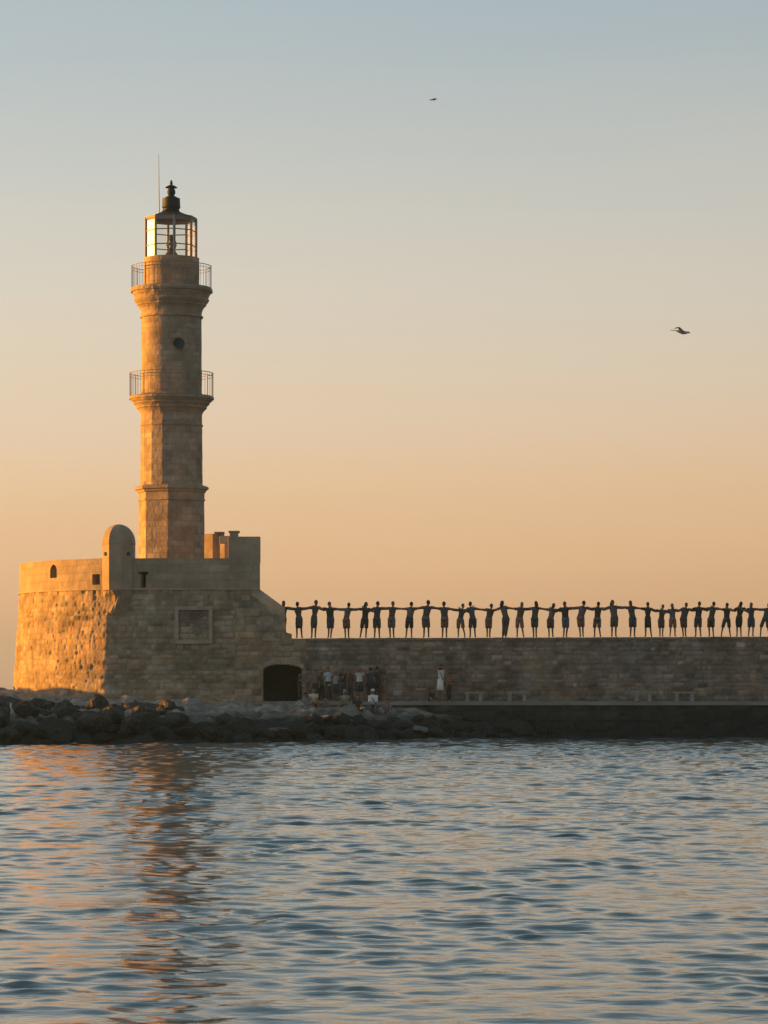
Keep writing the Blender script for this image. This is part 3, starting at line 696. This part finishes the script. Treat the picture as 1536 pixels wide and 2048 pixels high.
# lantern
LR = 50.3/S; zb, zt_ = Z(518), Z(437); la = [R(-34+45*k) for k in range(8)]
lpt = lambda a, z, r=LR: (TXW-.02+r*math.sin(a), TY-r*math.cos(a), z)
lan = MB(); lan.ring([(LR*1.05, zb-.06), (LR*1.05, zb+.05), (LR*.93, zb+.06), (LR*.93, zb-.05)], 8, (TXW-.02, TY), la[0], closed=True)
lan.ring([(LR*1.03, zt_-.03), (LR*1.03, zt_+.05), (LR*.90, zt_+.05), (LR*.90, zt_-.15), (LR*.985, zt_-.15)], 8, (TXW-.02, TY), la[0], closed=True)
for a in la: lan.tube([lpt(a, zb), lpt(a, zt_)], .066, ref=(1,0,0), n=8)
for k in range(8):
    a, c = la[k], la[(k+1)%8]; p, q_ = Vector(lpt(a, 0)), Vector(lpt(c, 0)); m_ = (p+q_)/2
    for zz in (Z(463.5), Z(493)):
        lan.tube([Vector((p.x,p.y,zz)), Vector((q_.x,q_.y,zz))], .028, n=6)
lf = lan.build('lantern', M['mullion'], lh)
for k in range(8):
    g_ = MB(); a, c = la[k], la[(k+1)%8]; r0, r1 = LR*.985, LR*.975
    v = [lpt(a, zb, r0), lpt(c, zb, r0), lpt(c, zt_, r0), lpt(a, zt_, r0)]
    g_.add(v, [(0,1,2,3)]); g_.build('glass_pane', M['glass'], lf)
ln = MB(); ln.ring([(.42, zb), (.40, zb+.1), (.10, Z(497)), (.10, Z(491)), (.20, Z(490)), (.20, Z(488)), (.13, Z(487)), (.13, Z(476)), (.16, Z(475)), (.10, Z(472)), (.03, Z(470))], 20, (TXW, TY))
ln.build('lamp_pedestal', M['iron'], lf)
ln = MB(); ln.ring([(.15, Z(500)), (.22, Z(496)), (.26, Z(490)), (.22, Z(482)), (.14, Z(477))], 20, (TXW, TY)); ln.build('lens', M['glass'], lf)
rf = MB()
rf.ring([(LR*.9, Z(437)), (LR*1.03, Z(437.5)), (LR*1.03, Z(435.5)), (36/S, Z(431)), (22/S, Z(425.5)), (18/S, Z(423)), (16/S, Z(419))], 8, (TXW-.02, TY), la[0])
ro = rf.build('lantern_roof', M['roof'], lf)
vn = MB()
vn.ring([(15.5/S, Z(426)), (16/S, Z(418)), (18.5/S, Z(415.5)), (18/S, Z(413)), (17.5/S, Z(399)), (17.5/S, Z(397)), (14/S, Z(396)), (8/S, Z(392.5)), (5.5/S, Z(391)),
         (7.5/S, Z(388.5)), (8.5/S, Z(385)), (7.5/S, Z(380)), (5.5/S, Z(376.5)), (12.5/S, Z(375.5)), (12/S, Z(374.8)), (7/S, Z(371.5)), (3/S, Z(370)), (2/S, Z(368)),
         (3.2/S, Z(366.5)), (3.2/S, Z(365)), (1.2/S, Z(364)), (2.6/S, Z(362)), (1/S, Z(360.5))], 24, (TXW-.01, TY))
vo = vn.build('roof_ventilator', M['roof'], ro)
rd = MB(); x_ = PX(319.2, TY); rd.tube([(x_, TY-.1, Z(430)), (x_-.02, TY-.1, Z(380)), (x_-.035, TY-.1, Z(309))], [.022,.017,.009], ref=(1,0,0), n=6)
rd.build('lightning_rod', M['iron'], lh)

# ------------------------------------------------------------------ benches
for i, (xa, xb) in enumerate(((927,968),(1012,1056),(1266,1306),(1346,1391))):
    Yb = 147.0; x0, x1 = PX(xa,Yb), PX(xb,Yb); zf = zq+.02; t = empty('stone_bench', ((x0+x1)/2, Yb, zf))
    tag(t, ['low stone bench closest to the woman in white, against the wall', 'second low stone bench to the right of the woman in white',
            'third low stone bench along the wall, left one of the far pair', 'low stone bench furthest right along the wall foot'][i], 'bench', 'low stone benches along the wall')
    b = MB(); b.box(x0, x1, Yb-.2, Yb+.2, zf+.36, zf+.44); b.build('seat', M['bench'], t, bevel=.012)
    for xx in (x0+.17, x1-.17):
        b = MB(); b.prism([(xx-.10,zf-.005),(xx+.10,zf-.005),(xx+.07,zf+.18),(xx+.10,zf+.358),(xx-.10,zf+.358),(xx-.07,zf+.18)], Yb-.16, Yb+.16); b.build('leg', M['bench'], t, bevel=.01)

# ------------------------------------------------------------------ people
def ik(a, c, l1, l2, pole):
    a, c, pole = Vector(a), Vector(c), Vector(pole); d = c-a; L = d.length
    if L > (l1+l2)*.995: c = a+d*((l1+l2)*.995/L); d = c-a; L = d.length
    k = (l1*l1-l2*l2+L*L)/(2*L); h = math.sqrt(max(0, l1*l1-k*k)); u = d/L; p = pole-u*pole.dot(u)
    p = p.normalized() if p.length > 1e-4 else Vector((0,-1,0))
    return a+u*k+p*h, c
def head_shape(q, d):
    # y- is the face
    x, y, z = q
    if z < 0: x *= 1+.28*z/.12*.7; y *= 1+.12*z/.12
    if d.y < -.2 and z < -.03: y *= 1.04
    if d.y < 0: y *= .93
    return Vector((x, y, z))
def make_person(loc, rz, h=1.75, pelvis=(0,0,.95), chest=(0,0,1.34), headd=None, hands=(None,None), feet=((-.12,-.02,.07),(.12,-.02,.07)), knee=(0,-1,0),
                top='dark grey shirt', tc=(.06,.065,.07), bottom='shorts', bc=(.08,.08,.08), hair='hair', sleeve=.5, hem=.0, skin='skin', hat=None, hatc=None, strap=None,
                label='', group=None, look=0, wide=1.0, elbow=((0,.3,-1),(0,.3,-1)), grip=True):
    s = h/1.75; root = empty('person', loc, rz)
    sc = lambda p: Vector(p)*s
    pel, che = sc(pelvis), sc(chest); up = (che-pel).normalized(); neck = che+up*.15*s
    hd = neck+(sc(headd) if headd else up*.14*s+Vector((0,-.015*s,0)))
    verts = []; rad = []; edges = []
    def V(p, r, par=None):
        verts.append(Vector(p)); rad.append(r if isinstance(r, tuple) else (r, r)); i = len(verts)-1
        if par is not None: edges.append((par, i))
        return i
    p0 = V(pel, (.125*s,.10*s)); w = V(pel.lerp(che,.45), (.115*s,.09*s), p0); c_ = V(che, (.125*s,.10*s), w); n0 = V(neck-up*.02*s, .055*s, c_); n1 = V(neck+up*.06*s, .05*s, n0)
    right = Vector((1,0,0)); arms = []; legs = []
    for k, sg in enumerate((-1, 1)):
        sh = che+right*sg*.175*s*wide+up*.07*s
        tgt = hands[k]; tgt = (sh+Vector((sg*.06, -.04, -.52))*s) if tgt is None else Vector(tgt)
        el, wr = ik(sh, tgt, .29*s, .26*s, elbow[k]); si = V(sh, .066*s, c_); ei = V(el, .049*s, si); wi = V(wr, .034*s, ei)
        d = (wr-el).normalized(); pm = V(wr+d*.06*s, (.036*s,.020*s), wi)
        side = d.cross(Vector((0,1,0))); side = side.normalized() if side.length > .1 else Vector((1,0,0))
        palm = d.cross(side).normalized()*(1 if grip else .4)
        for fi, (o_, ln_) in enumerate(((-.030,.062),(-.010,.078),(.010,.074),(.029,.058))):
            b0 = wr+d*.085*s+side*o_*s; f1 = V(b0, .0095*s, pm); f2 = V(b0+d*ln_*.5*s+palm*.006*s, .0085*s, f1); V(b0+d*ln_*.92*s+palm*.030*s, .007*s, f2)
        t1 = V(wr+d*.035*s-side*.042*s, .011*s, pm); V(wr+d*.075*s-side*.062*s+palm*.012*s, .009*s, t1)
        arms.append((sh, el, wr))
        hp = pel+right*sg*.088*s-up*.03*s; kn, an = ik(hp, sc(feet[k]), .435*s, .42*s, knee)
        hi = V(hp, .085*s, p0); ki = V(kn, .053*s, hi); cf = V(kn.lerp(an,.35)+Vector((0,.012*s,0)), .050*s, ki); ai = V(an, .034*s, cf)
        fd = Vector((sg*.18,-1,-.0)).normalized(); shn = (an-kn).normalized()
        if shn.z > -.75: fd = (fd*.4+Vector((0,0,-1))).normalized()
        bl_ = V(an+fd*.10*s+Vector((0,0,-.035*s)), (.040*s,.026*s), ai); V(an+fd*.17*s+Vector((0,0,-.045*s)), (.030*s,.016*s), bl_); V(an-fd*.045*s+Vector((0,0,-.03*s)), .028*s, ai)
        legs.append((hp, kn, an))
    me = bpy.data.meshes.new('sk'); me.from_pydata([tuple(v) for v in verts], edges, []); o = bpy.data.objects.new('sk', me); C.objects.link(o)
    o.modifiers.new('s', 'SKIN'); sv = me.skin_vertices[0].data
    for i, r in enumerate(rad): sv[i].radius = r
    sv[0].use_root = True
    sb = o.modifiers.new('d', 'SUBSURF'); sb.levels = 1; sb.render_levels = 1
    dg = bpy.context.evaluated_depsgraph_get(); bmesh_me = bpy.data.meshes.new_from_object(o.evaluated_get(dg)); bpy.data.objects.remove(o)
    mb = MB(); mb.add([v.co for v in bmesh_me.vertices], [tuple(p.vertices) for p in bmesh_me.polygons]); bpy.data.meshes.remove(bmesh_me)
    rl = Matrix.Rotation(look, 3, 'Z'); R_ = lambda q_: rl @ Vector(q_)
    mb.ball(hd, (.076*s,.095*s,.118*s), n=16, fn=lambda q_, d: R_(head_shape(q_, d)))
    mb.ball(hd+R_((0,-.092*s,-.012*s)), (.013*s,.02*s,.022*s), n=8)                      # nose
    for sg in (-1, 1):
        mb.ball(hd+R_((sg*.075*s,.008*s,0)), (.010*s,.02*s,.03*s), n=8)                  # ears
        mb.ball(hd+R_((sg*.030*s,-.078*s,.012*s)), (.013*s,.009*s,.008*s), n=8, mi=1)    # eyes
    mb.ball(hd+R_((0,-.080*s,-.055*s)), (.024*s,.010*s,.006*s), n=8, mi=2)
    M_ = Matrix.Rotation(rz, 4, 'Z')
    loc_ = Vector(loc)
    def put(mb_, name, mats, smooth=True):
        ob = mb_.build(name, mats, None, smooth=smooth, origin=(0,0,0)); ob.parent = root; return ob
    body = put(mb, 'body', [M[skin], M['eye'], M['lip']])
    # hair
    hr = MB()
    long_ = hair.endswith('_long'); hm = hair.replace('_long', '')
    def hf(q_, d):
        if d.y < .1 and d.z < .30+.5*max(0,-d.y)*.4: q_ = q_*.80
        elif d.z < -.45: q_ = q_*.85
        return R_(q_)
    hr.ball(hd+R_((0,.008*s,.014*s)), (.086*s,.101*s,.122*s), n=16, fn=hf)
    if long_: hr.tube([hd+R_((0,.05*s,.02*s)), hd+R_((0,.085*s,-.08*s)), hd+R_((0,.09*s,-.22*s))], [(.07*s,.05*s),(.075*s,.04*s),(.04*s,.02*s)], ref=(1,0,0), n=10)
    if hat is None: put(hr, 'hair', M[hm])
    else:
        put(hr, 'hair', M[hm]); ht = MB(); ht.ball(hd+R_((0,0,.035*s)), (.098*s,.112*s,.105*s), n=16, fn=lambda q_, d: R_(q_ if d.z > 0 else Vector((q_.x,q_.y,0))))
        if hat == 'cap': ht.tube([hd+R_((0,-.08*s,.045*s)), hd+R_((0,-.18*s,.03*s))], [(.075*s,.008*s),(.05*s,.006*s)], ref=(1,0,0), n=10)
        else: ht.ball(hd+R_((0,0,.035*s)), (.16*s,.17*s,.012*s), n=16)
        put(ht, 'cap' if hat == 'cap' else 'sun_hat', cloth('hat_cloth_%d_%d' % (int(hatc[0]*100), int(hatc[2]*100)), hatc))
    # top
    cm = lambda c: cloth('cloth_%02d_%02d_%02d' % tuple(int(v*100) for v in c), c)
    tb = MB(); W = wide; low = pel-up*(.10+hem)*s
    tb.tube([low, pel, pel.lerp(che,.45), che, che+up*.075*s, che+up*.115*s, neck+up*.0], [((.165 if bottom == 'dress' else .172)*s*W,.125*s),((.150 if bottom == 'dress' else .165)*s*W,.12*s),((.122 if bottom == 'dress' else .150)*s*W,.11*s),(.180*s*W,.128*s),(.185*s*W,.105*s),(.13*s*W,.08*s),(.062*s,.062*s)], ref=(1,0,0), n=16)
    if sleeve > 0:
        for sh, el, wr in arms:
            pts = [che.lerp(sh,.45), sh, sh.lerp(el, min(1, sleeve))]; rr = [.078*s,.078*s,.070*s]
            if sleeve > 1: pts.append(el.lerp(wr, sleeve-1)); rr.append(.058*s)
            tb.tube(pts, rr, ref=(0,1,0), n=10)
    put(tb, 'shirt' if bottom != 'dress' else 'bodice', cm(tc))
    bb = MB()
    if bottom in ('shorts', 'trousers'):
        bb.tube([pel+up*.07*s, pel, pel-up*.07*s, pel-up*.14*s], [(.160*s*W,.118*s),(.172*s*W,.13*s),(.178*s*W,.13*s),(.12*s,.10*s)], ref=(1,0,0), n=14)
        for hp, kn, an in legs:
            if bottom == 'shorts': bb.tube([hp+up*.02*s, hp.lerp(kn,.5), hp.lerp(kn,.97)], [.10*s,.098*s,.092*s], ref=(1,0,0), n=12)
            else: bb.tube([hp+up*.02*s, hp.lerp(kn,.5), kn, kn.lerp(an,.5), kn.lerp(an,.95)], [.10*s,.092*s,.072*s,.066*s,.056*s], ref=(1,0,0), n=12)
    else:
        k0 = (legs[0][1]+legs[1][1])/2; sp_ = (legs[0][1]-legs[1][1]).length/2
        bb.tube([pel+up*.10*s, pel, pel.lerp(k0,.5), k0-(k0-pel).normalized()*.02*s], [(.150*s*W,.115*s),(.170*s*W,.13*s),(.178*s*W,.14*s),((sp_+.055*s),.12*s)], ref=(1,0,0), n=18)
    put(bb, {'shorts':'shorts','trousers':'trousers','dress':'skirt'}[bottom], cm(bc))
    if strap:
        st = MB(); st.tube([che+Vector((-.12*s,-.02*s,.10*s)), che+Vector((-.03*s,-.135*s,0)), pel+Vector((.10*s,-.14*s,.08*s)), pel+Vector((.19*s,-.03*s,-.02*s))], .014*s, n=6)
        st.ball(pel+Vector((.21*s,-.02*s,-.10*s)), (.05*s,.08*s,.09*s), n=10); put(st, 'shoulder_bag', cm(strap))
    tag(root, label, 'person', group); return root

# the dancing line on the wall: (head px, head-top py, facing away?, top, top colour, bottom, bottom colour, kicked leg, hair)
DK = (.10,.10,.10); NV = (.065,.075,.11); GR = (.16,.16,.15); BK = (.05,.05,.052); GN = (.10,.115,.10); MV = (.19,.15,.16)
TN = (.20,.155,.11); RD = (.30,.15,.12); PL = (.26,.25,.22); BR = (.13,.095,.07); BL = (.11,.135,.18)
line = [
 (564.5,1201.5,0,'dark top',BK,'trousers','dark trousers',BK,0,0), (599,1203.5,1,'long green-grey tunic',GN,'dress','matching skirt',GN,0,0), (627,1200,0,'long charcoal tunic',DK,'dress','straight skirt',DK,0,0),
 (659,1203.5,0,'black waistcoat over pale shirt',BK,'shorts','navy breeches',NV,0,0), (694,1205,1,'grey shirt',GR,'shorts','reddish brown shorts',RD,0,0), (728,1204,0,'dark open vest',BK,'shorts','black shorts',BK,-.3,0),
 (754,1202.5,1,'navy shirt',NV,'shorts','charcoal shorts',DK,0,0), (784,1202.5,0,'dark vest over pale shirt',DK,'shorts','tan patterned shorts',TN,0,0), (819.5,1203.5,1,'grey-green shirt',GR,'shorts','black shorts',BK,.3,0),
 (852.5,1200,1,'dark grey shirt',DK,'shorts','mauve grey shorts',MV,0,0), (889,1203,1,'slate shirt',DK,'shorts','rust shorts',RD,0,0), (920.5,1207,0,'navy shirt',NV,'shorts','loose tan shorts',TN,0,.8),
 (945.5,1203,1,'slate blue shirt',BL,'shorts','charcoal shorts',DK,0,0), (978,1207,0,'grey-brown shirt',BR,'shorts','pale brown shorts',TN,-.2,0), (1010,1201,1,'grey shirt',GR,'trousers','dark trousers',DK,0,0),
 (1038.5,1204,0,'brown shirt',BR,'shorts','reddish shorts',RD,0,0), (1070,1202,1,'green-grey tunic',GN,'shorts','dark green shorts',GN,0,0), (1102,1206,0,'brownish shirt',MV,'shorts','brown shorts',BR,0,0),
 (1130,1203,0,'black crossed vest',BK,'shorts','blue-grey shorts',BL,0,0), (1162,1201,1,'mauve shirt',MV,'shorts','dusky red shorts',RD,0,0), (1196,1203.5,1,'black shirt with pale belt',BK,'shorts','purple-grey shorts',MV,0,0),
 (1227.5,1200,0,'light mauve shirt',(.18,.15,.15),'shorts','brown shorts with white sash',BR,0,0), (1265,1201,0,'dark open jacket over pale shirt',DK,'shorts','blue-black shorts',NV,0,0), (1297,1204,1,'near-black tunic',BK,'dress','near-black skirt',BK,0,0),
 (1322.5,1209,0,'short navy shirt',NV,'shorts','dark brown shorts',BR,0,0), (1346,1207,0,'grey-blue shirt',BL,'shorts','reddish brown shorts',RD,0,0), (1369,1205,0,'charcoal vest with pale collar',DK,'shorts','dark red shorts',(.16,.07,.06),0,0),
 (1397,1203,1,'black shirt',BK,'shorts','charcoal shorts',DK,0,0), (1423,1203,1,'charcoal shirt',DK,'shorts','brown shorts',BR,0,0), (1454.5,1205.5,1,'brown-black shirt',BK,'shorts','charcoal shorts',DK,0,-.9),
 (1478,1203,1,'plain black shirt',BK,'dress','black kilt',BK,0,0), (1501.5,1205,0,'dark blue shirt',NV,'shorts','navy shorts',NV,0,0), (1533,1206,1,'dark green shirt',GN,'shorts','dark shorts',DK,0,-1.1),
 (1562,1205,1,'black shirt',BK,'shorts','black shorts',BK,0,0)]
ordn = ['first','second','third','fourth','fifth','sixth','seventh','eighth','ninth','tenth','eleventh','twelfth','thirteenth','fourteenth','fifteenth','sixteenth','seventeenth','eighteenth','nineteenth','twentieth',
 'twenty-first','twenty-second','twenty-third','twenty-fourth','twenty-fifth','twenty-sixth','twenty-seventh','twenty-eighth','twenty-ninth','thirtieth','thirty-first','thirty-second','thirty-third','thirty-fourth']
random.seed(3); YL = WY+.75
def wallz(x): return PZ(1277, WY)+(x-wx0)*.0036+.016
LN = line[:-1]
info = []
for i, p in enumerate(LN):
    x = PX(p[0], YL); z = wallz(x) if i else PZ(1277, FY)+.03; h = (PZ(p[1], YL)-z)/1.0
    info.append((x, YL+random.uniform(-.05,.05), z, h))
for i, p in enumerate(LN):
    x, y, z, h = info[i]; away = p[2]; rz = math.pi if away else 0; s = h/1.75; sgn = -1 if away else 1
    hands = [None, None]; lean = random.uniform(-.085,.085)
    for side in (-1, 1):                      # world side
        j = i+side; k = 0 if side*sgn < 0 else 1
        if 0 <= j < len(info): nx_, nyy, nzz, nh = info[j]
        elif j >= len(info): nx_, nyy, nzz, nh = x+.65, YL, z, 1.7
        else: continue
        dy = .13*(1 if (i+side) % 2 else 1)*(1 if side > 0 else -1)     # own right arm behind, left arm in front of the neighbour
        wz_ = (nzz+nh/1.75*1.44)+.015-z; wx_ = nx_-side*.02-x
        hands[k] = (wx_*sgn, (nyy+dy-y)*sgn, wz_)
    kick = p[9]; spread = random.uniform(.05,.15); f0 = [-spread, random.uniform(-.04,.04), .075]; f1 = [spread, random.uniform(-.04,.04), .075]
    st = p[8]
    if st: f0[0] += st*.15; f1[0] += st*.15
    kn = (random.uniform(-.2,.2),-1,0)
    if random.random() < .35:                     # a relaxed, bent leg
        t_ = random.choice([f0, f1]); t_[1] -= random.uniform(.08,.2); t_[0] *= 1.25; f0[0] += lean*.4; f1[0] += lean*.4
    if kick:
        tgt = f0 if (kick*sgn < 0) else f1; tgt[0] += .17*(-1 if tgt is f0 else 1)*abs(kick); tgt[1] = .16; tgt[2] = .20
    hair = random.choice(['hair','hair','hair_brown','hair_long'])
    desc = 'person in %s, %s, %s in line from fort' % (p[3], p[6], ordn[i])
    make_person((x, y, z), rz, h=h, pelvis=(random.uniform(-.045,.045),random.uniform(-.04,.04),random.uniform(.92,.95)), chest=(lean,0,1.335), hands=hands, feet=(tuple(f0), tuple(f1)), knee=kn, top=p[3], tc=p[4], bottom=p[5], bc=p[7],
        hair=hair, sleeve=random.choice([0,.3,.5,.6,1.6]) if i not in (3,5) else .5, hem=random.uniform(.0,.08), skin=random.choice(['skin','skin_dark','skin_dark']), label=desc,
        group='people linked arm over shoulder along the wall top', look=random.uniform(-.9,.9), elbow=((0,.2,-1),(0,.2,-1)), wide=random.uniform(.86,1.08))

# people below, on the promenade and the rocks
zf = zq+.02
def stand(px, py_head, Y, label, **k):
    z = k.pop('z', zf); x = PX(px, Y); h = k.pop('h', None) or (PZ(py_head, Y)-z); rz = k.pop('rz', 0)
    return make_person((x, Y, z), rz, h=h, label=label, group='visitors gathered below the wall', **k)
W_ = (.86,.84,.80); CRM = (.68,.60,.48); LB = (.50,.57,.64)
stand(599, 1346, 147.2, 'person in black standing in the mouth of the arched doorway', tc=BK, bottom='trousers', bc=BK, rz=R(60), hands=((-.15,-.25,1.1),(.15,-.25,1.1)))
stand(631, 1340, 147.0, 'person in a faded beige top standing just right of the dark doorway', tc=(.19,.17,.145), bottom='trousers', bc=BK, rz=R(-20), look=.3)
stand(656, 1334, 146.6, 'dark-haired person in pale blue shirt and dark trousers, standing in the group', tc=LB, bottom='trousers', bc=(.05,.055,.07), rz=R(40), hem=.08, hands=(None,(.12,-.32,1.2)), wide=1.05)
stand(686, 1337, 146.8, 'person in a long black top standing left of the fair-haired one', tc=BK, bottom='trousers', bc=NV, rz=R(30), hair='hair_long', hands=((-.1,-.3,1.25),(.12,-.32,1.28)))
stand(719, 1335, 146.5, 'fair-haired person in cream shirt with arms raised to the face', tc=CRM, bottom='shorts', bc=BK, hair='hair_fair', hands=((-.10,-.24,1.50),(.10,-.24,1.50)), elbow=((-1,0,-.5),(1,0,-.5)))
stand(741, 1335, 147.0, 'person in navy and black standing at the left of the dark pair', tc=NV, bottom='trousers', bc=BK, rz=math.pi, wide=1.08)
stand(754, 1333, 147.1, 'broad person in black clothes standing right of the dark pair', tc=BK, bottom='trousers', bc=BK, rz=math.pi, wide=1.12)
stand(643, 1345, 147.3, 'person in olive top standing behind the one in pale blue shirt', tc=(.16,.16,.10), bottom='trousers', bc=BK, rz=R(-10), hands=((-.1,-.25,1.3),None))
stand(671, 1343, 147.2, 'person in white top half hidden behind the long black top', tc=(.6,.58,.52), bottom='shorts', bc=DK, rz=R(25), hair='hair_brown')
stand(702, 1346, 147.3, 'person in dark red top standing between the black and cream tops', tc=(.22,.08,.07), bottom='trousers', bc=DK, rz=R(-35), hair='hair_long')
stand(768, 1345, 147.2, 'person in grey top standing at the right end of the crowd', tc=(.22,.22,.21), bottom='shorts', bc=TN, rz=R(-50), hands=(None,(.1,-.3,1.2)))
stand(899, 1345, 147.3, 'person in orange-brown top behind the woman in the white dress', tc=(.34,.17,.09), bottom='trousers', bc=BK, rz=R(-60), hair='hair_brown', hands=(None,(.2,-.3,1.0)))
stand(881, 1329, 146.6, 'woman in a short white dress with a dark strap raising a camera on the promenade', tc=W_, bottom='dress', bc=W_, hair='hair', hands=((-.09,-.26,1.53),(.09,-.26,1.53)),
      elbow=((-1,0,-.55),(1,0,-.55)), strap=BK, skin='skin', sleeve=.35, wide=.92, feet=((-.16,-.10,.07),(.10,.04,.07)), chest=(.03,0,1.335))
cm_ = MB(); cx_, cz_ = PX(881, 146.3), PZ(1337, 146.3)-.02
cm_.box(cx_-.07, cx_+.07, 146.30, 146.345, cz_-.045, cz_+.045); cm_.tube([(cx_,146.31,cz_),(cx_,146.25,cz_)], .032, ref=(1,0,0), n=12)
tag(cm_.build('camera_body', cloth('black_plastic', (.02,.02,.022)), origin=(cx_,146.3,cz_), bevel=.006), 'small black camera held up by the woman in the white dress', 'camera')
def sit(px, py_head, Y, label, seat_h=.42, **k):
    rz = k.pop('rz', 0); x = PX(px, Y); ztop_h = PZ(py_head, Y); s = k.pop('h', 1.68)/1.75
    z = ztop_h-(seat_h+.90)*s+.0
    return make_person((x, Y, z), rz, h=s*1.75, pelvis=(0,.06,seat_h+.08), chest=(0,.0,seat_h+.45), feet=((-.14,-.42,.07),(.14,-.40,.07)), knee=(0,-.5,1),
                       hands=k.pop('hands', ((-.12,-.36,seat_h+.18),(.12,-.36,seat_h+.18))), label=label, group='visitors gathered below the wall', **k), z, x, s*seat_h
seats = []
for a in [(612,1383,142.6,'seated person in navy cap and grey-blue shirt, leftmost of the seated group',dict(tc=(.16,.18,.22),bc=DK,bottom='trousers',hat='cap',hatc=(.03,.04,.10),rz=R(-30))),
          (627,1374,143.3,'seated person with brown hair and cream shirt beside the one in navy cap',dict(tc=CRM,bc=TN,bottom='shorts',hair='hair_brown',rz=R(15))),
          (650,1392,143.2,'person in grey sitting low between the cream and floral shirts',dict(tc=GR,bc=DK,bottom='trousers',rz=R(10))),
          (690,1377,143.3,'seated fair-haired person in pale flowered shirt in the middle of the group',dict(tc=(.30,.28,.24),bc=TN,bottom='trousers',hair='hair_fair',rz=R(-15))),
          (714,1387,142.4,'person in black dress sitting on the rocks at the front of the group',dict(tc=BK,bc=BK,bottom='trousers',hair='hair_long',rz=R(20))),
          (746,1376,142.8,'person in white cap and white shirt with black strap sitting on the rocks',dict(tc=W_,bc=GR,bottom='trousers',hat='cap',hatc=(.7,.68,.62),strap=BK,sleeve=1.4)),
          (775,1396,142.2,'dark-haired person in dark clothes sitting at the right end of the group',dict(tc=MV,bc=DK,bottom='trousers',rz=R(-10))),
          (862,1374,146.4,'person in black squatting beside the woman in the white dress',dict(tc=BK,bc=BK,bottom='trousers',hair='hair_long',rz=R(50),seat_h=.16,h=1.6))]:
    kw = a[4]; sh_ = kw.pop('seat_h', .40); r_, z, x, st_ = sit(a[0], a[1], a[2], a[3], seat_h=sh_, **kw); seats.append((x, a[2], z, st_, a[0]))
random.seed(9)
sn = ['left of the seated row','second in the seated row','third in the seated row','middle of the seated row','front of the seated group','below the white shirt','right end of the seated group']
for (x, y, z, st_, px), w_ in zip(seats[:7], sn):
    hh = z+st_; o = boulder(x, y+.12, .42, 'rough boulder used as a seat, '+w_, me=RP[int(px) % 4], group='boulders people sit on', z=0)
    zlo = min(H(x, y), z)-.2; o.scale = (.40,.36,max(.3,(hh-zlo)/1.25)); o.rotation_euler = (0,0,random.uniform(0,6)); o.location = (x, y+.14, (hh+zlo)/2-.02)
    f_ = boulder(x, y-.36, .35, 'flat stone under the feet, '+w_, me=RP[(int(px)+1) % 4], group='flat stones under the sitters', z=0); zl = z; zlo = H(x, y-.36)-.3
    f_.scale = (.38,.3,max(.12,(zl-zlo)/1.4)); f_.rotation_euler = (0,0,random.uniform(0,6)); f_.location = (x, y-.40, (zl+zlo)/2)

# ------------------------------------------------------------------ gulls
def gull(loc, sc_, rz, pitch, wing_l, wing_r, label):
    root = empty('gull', loc, rz); root.rotation_euler = (0, pitch, rz); root.scale = (sc_,)*3
    b = MB()                                             # +x is forward
    b.tube([(-.30,0,.02),(-.22,0,.015),(-.10,0,0),(.04,0,-.01),(.14,0,0),(.20,0,.02),(.245,0,.03),(.275,0,.028),(.285,0,.022),(.33,0,.008)], [(.002,.05),(.012,.042),(.05,.05),(.068,.062),(.055,.05),(.036,.034),(.036,.034),(.022,.02),(.012,.010),(.003,.003)], ref=(0,0,1), n=12)
    o = b.build('body', M['gull_white'], None, smooth=True, origin=(0,0,0)); o.parent = root
    for sg, (el, wr, tip) in ((1, wing_l), (-1, wing_r)):
        w = MB(); st = [(.03,.045*sg,.03)]+[el, wr, tip]; ch = [.17,.16,.12,.012]; v = []
        for k, (p, c) in enumerate(zip(st, ch)):
            for dx, dz in ((c*.45,0),(c*.25,.014),(-c*.55,.0),(c*.2,-.006)): v.append((p[0]+dx, p[1], p[2]+dz*(1 if k < 3 else .3)))
        f = []
        for k in range(3):
            for j in range(4): f.append((k*4+j, k*4+(j+1)%4, (k+1)*4+(j+1)%4, (k+1)*4+j))
        w.add(v, f+[(3,2,1,0),(12,13,14,15)]); o = w.build('wing', M['gull_grey'], None, smooth=False, origin=(0,0,0)); o.parent = root
    tl = MB(); tl.prism([(-.27,.0),(-.40,-.004),(-.40,.006),(-.27,.012)], -.05, .05); o = tl.build('tail', M['gull_white'], None, origin=(0,0,0)); o.parent = root
    tag(root, label, 'bird', 'gulls in the sky'); return root
gull((PX(1363,90), 90, PZ(664,90)), .82, 0, R(10), ((-.02,.16,.10),(-.10,.22,.17),(-.26,.30,.10)), ((.03,-.13,.02),(-.02,-.24,.0),(-.20,-.36,-.03)), 'grey and white gull gliding with wings swept back at the right')
gull((PX(867,190), 190, PZ(199,190)), .8, R(15), R(-8), ((.02,.2,.08),(-.02,.36,.06),(-.14,.55,-.02)), ((.02,-.2,.05),(-.02,-.36,.02),(-.14,-.55,-.08)), 'tiny far gull high in the sky above the wall')

# ------------------------------------------------------------------ thin volume added to lift the darkest tones
hb = MB(); hb.box(-1300, 1300, -1600, 1600, -4, 27)
hm = bpy.data.materials.new('added_haze'); hm.use_nodes = True; hn = hm.node_tree; hn.nodes.clear()
ho = hn.nodes.new('ShaderNodeOutputMaterial'); hv = hn.nodes.new('ShaderNodeVolumePrincipled')
hv.inputs['Color'].default_value = (.50,.84,1.0,1); hv.inputs['Density'].default_value = .00022; hv.inputs['Anisotropy'].default_value = .6
hn.links.new(hv.outputs[0], ho.inputs['Volume'])
tag(hb.build('added_haze', hm, origin=(0,0,0)), kind='stuff')
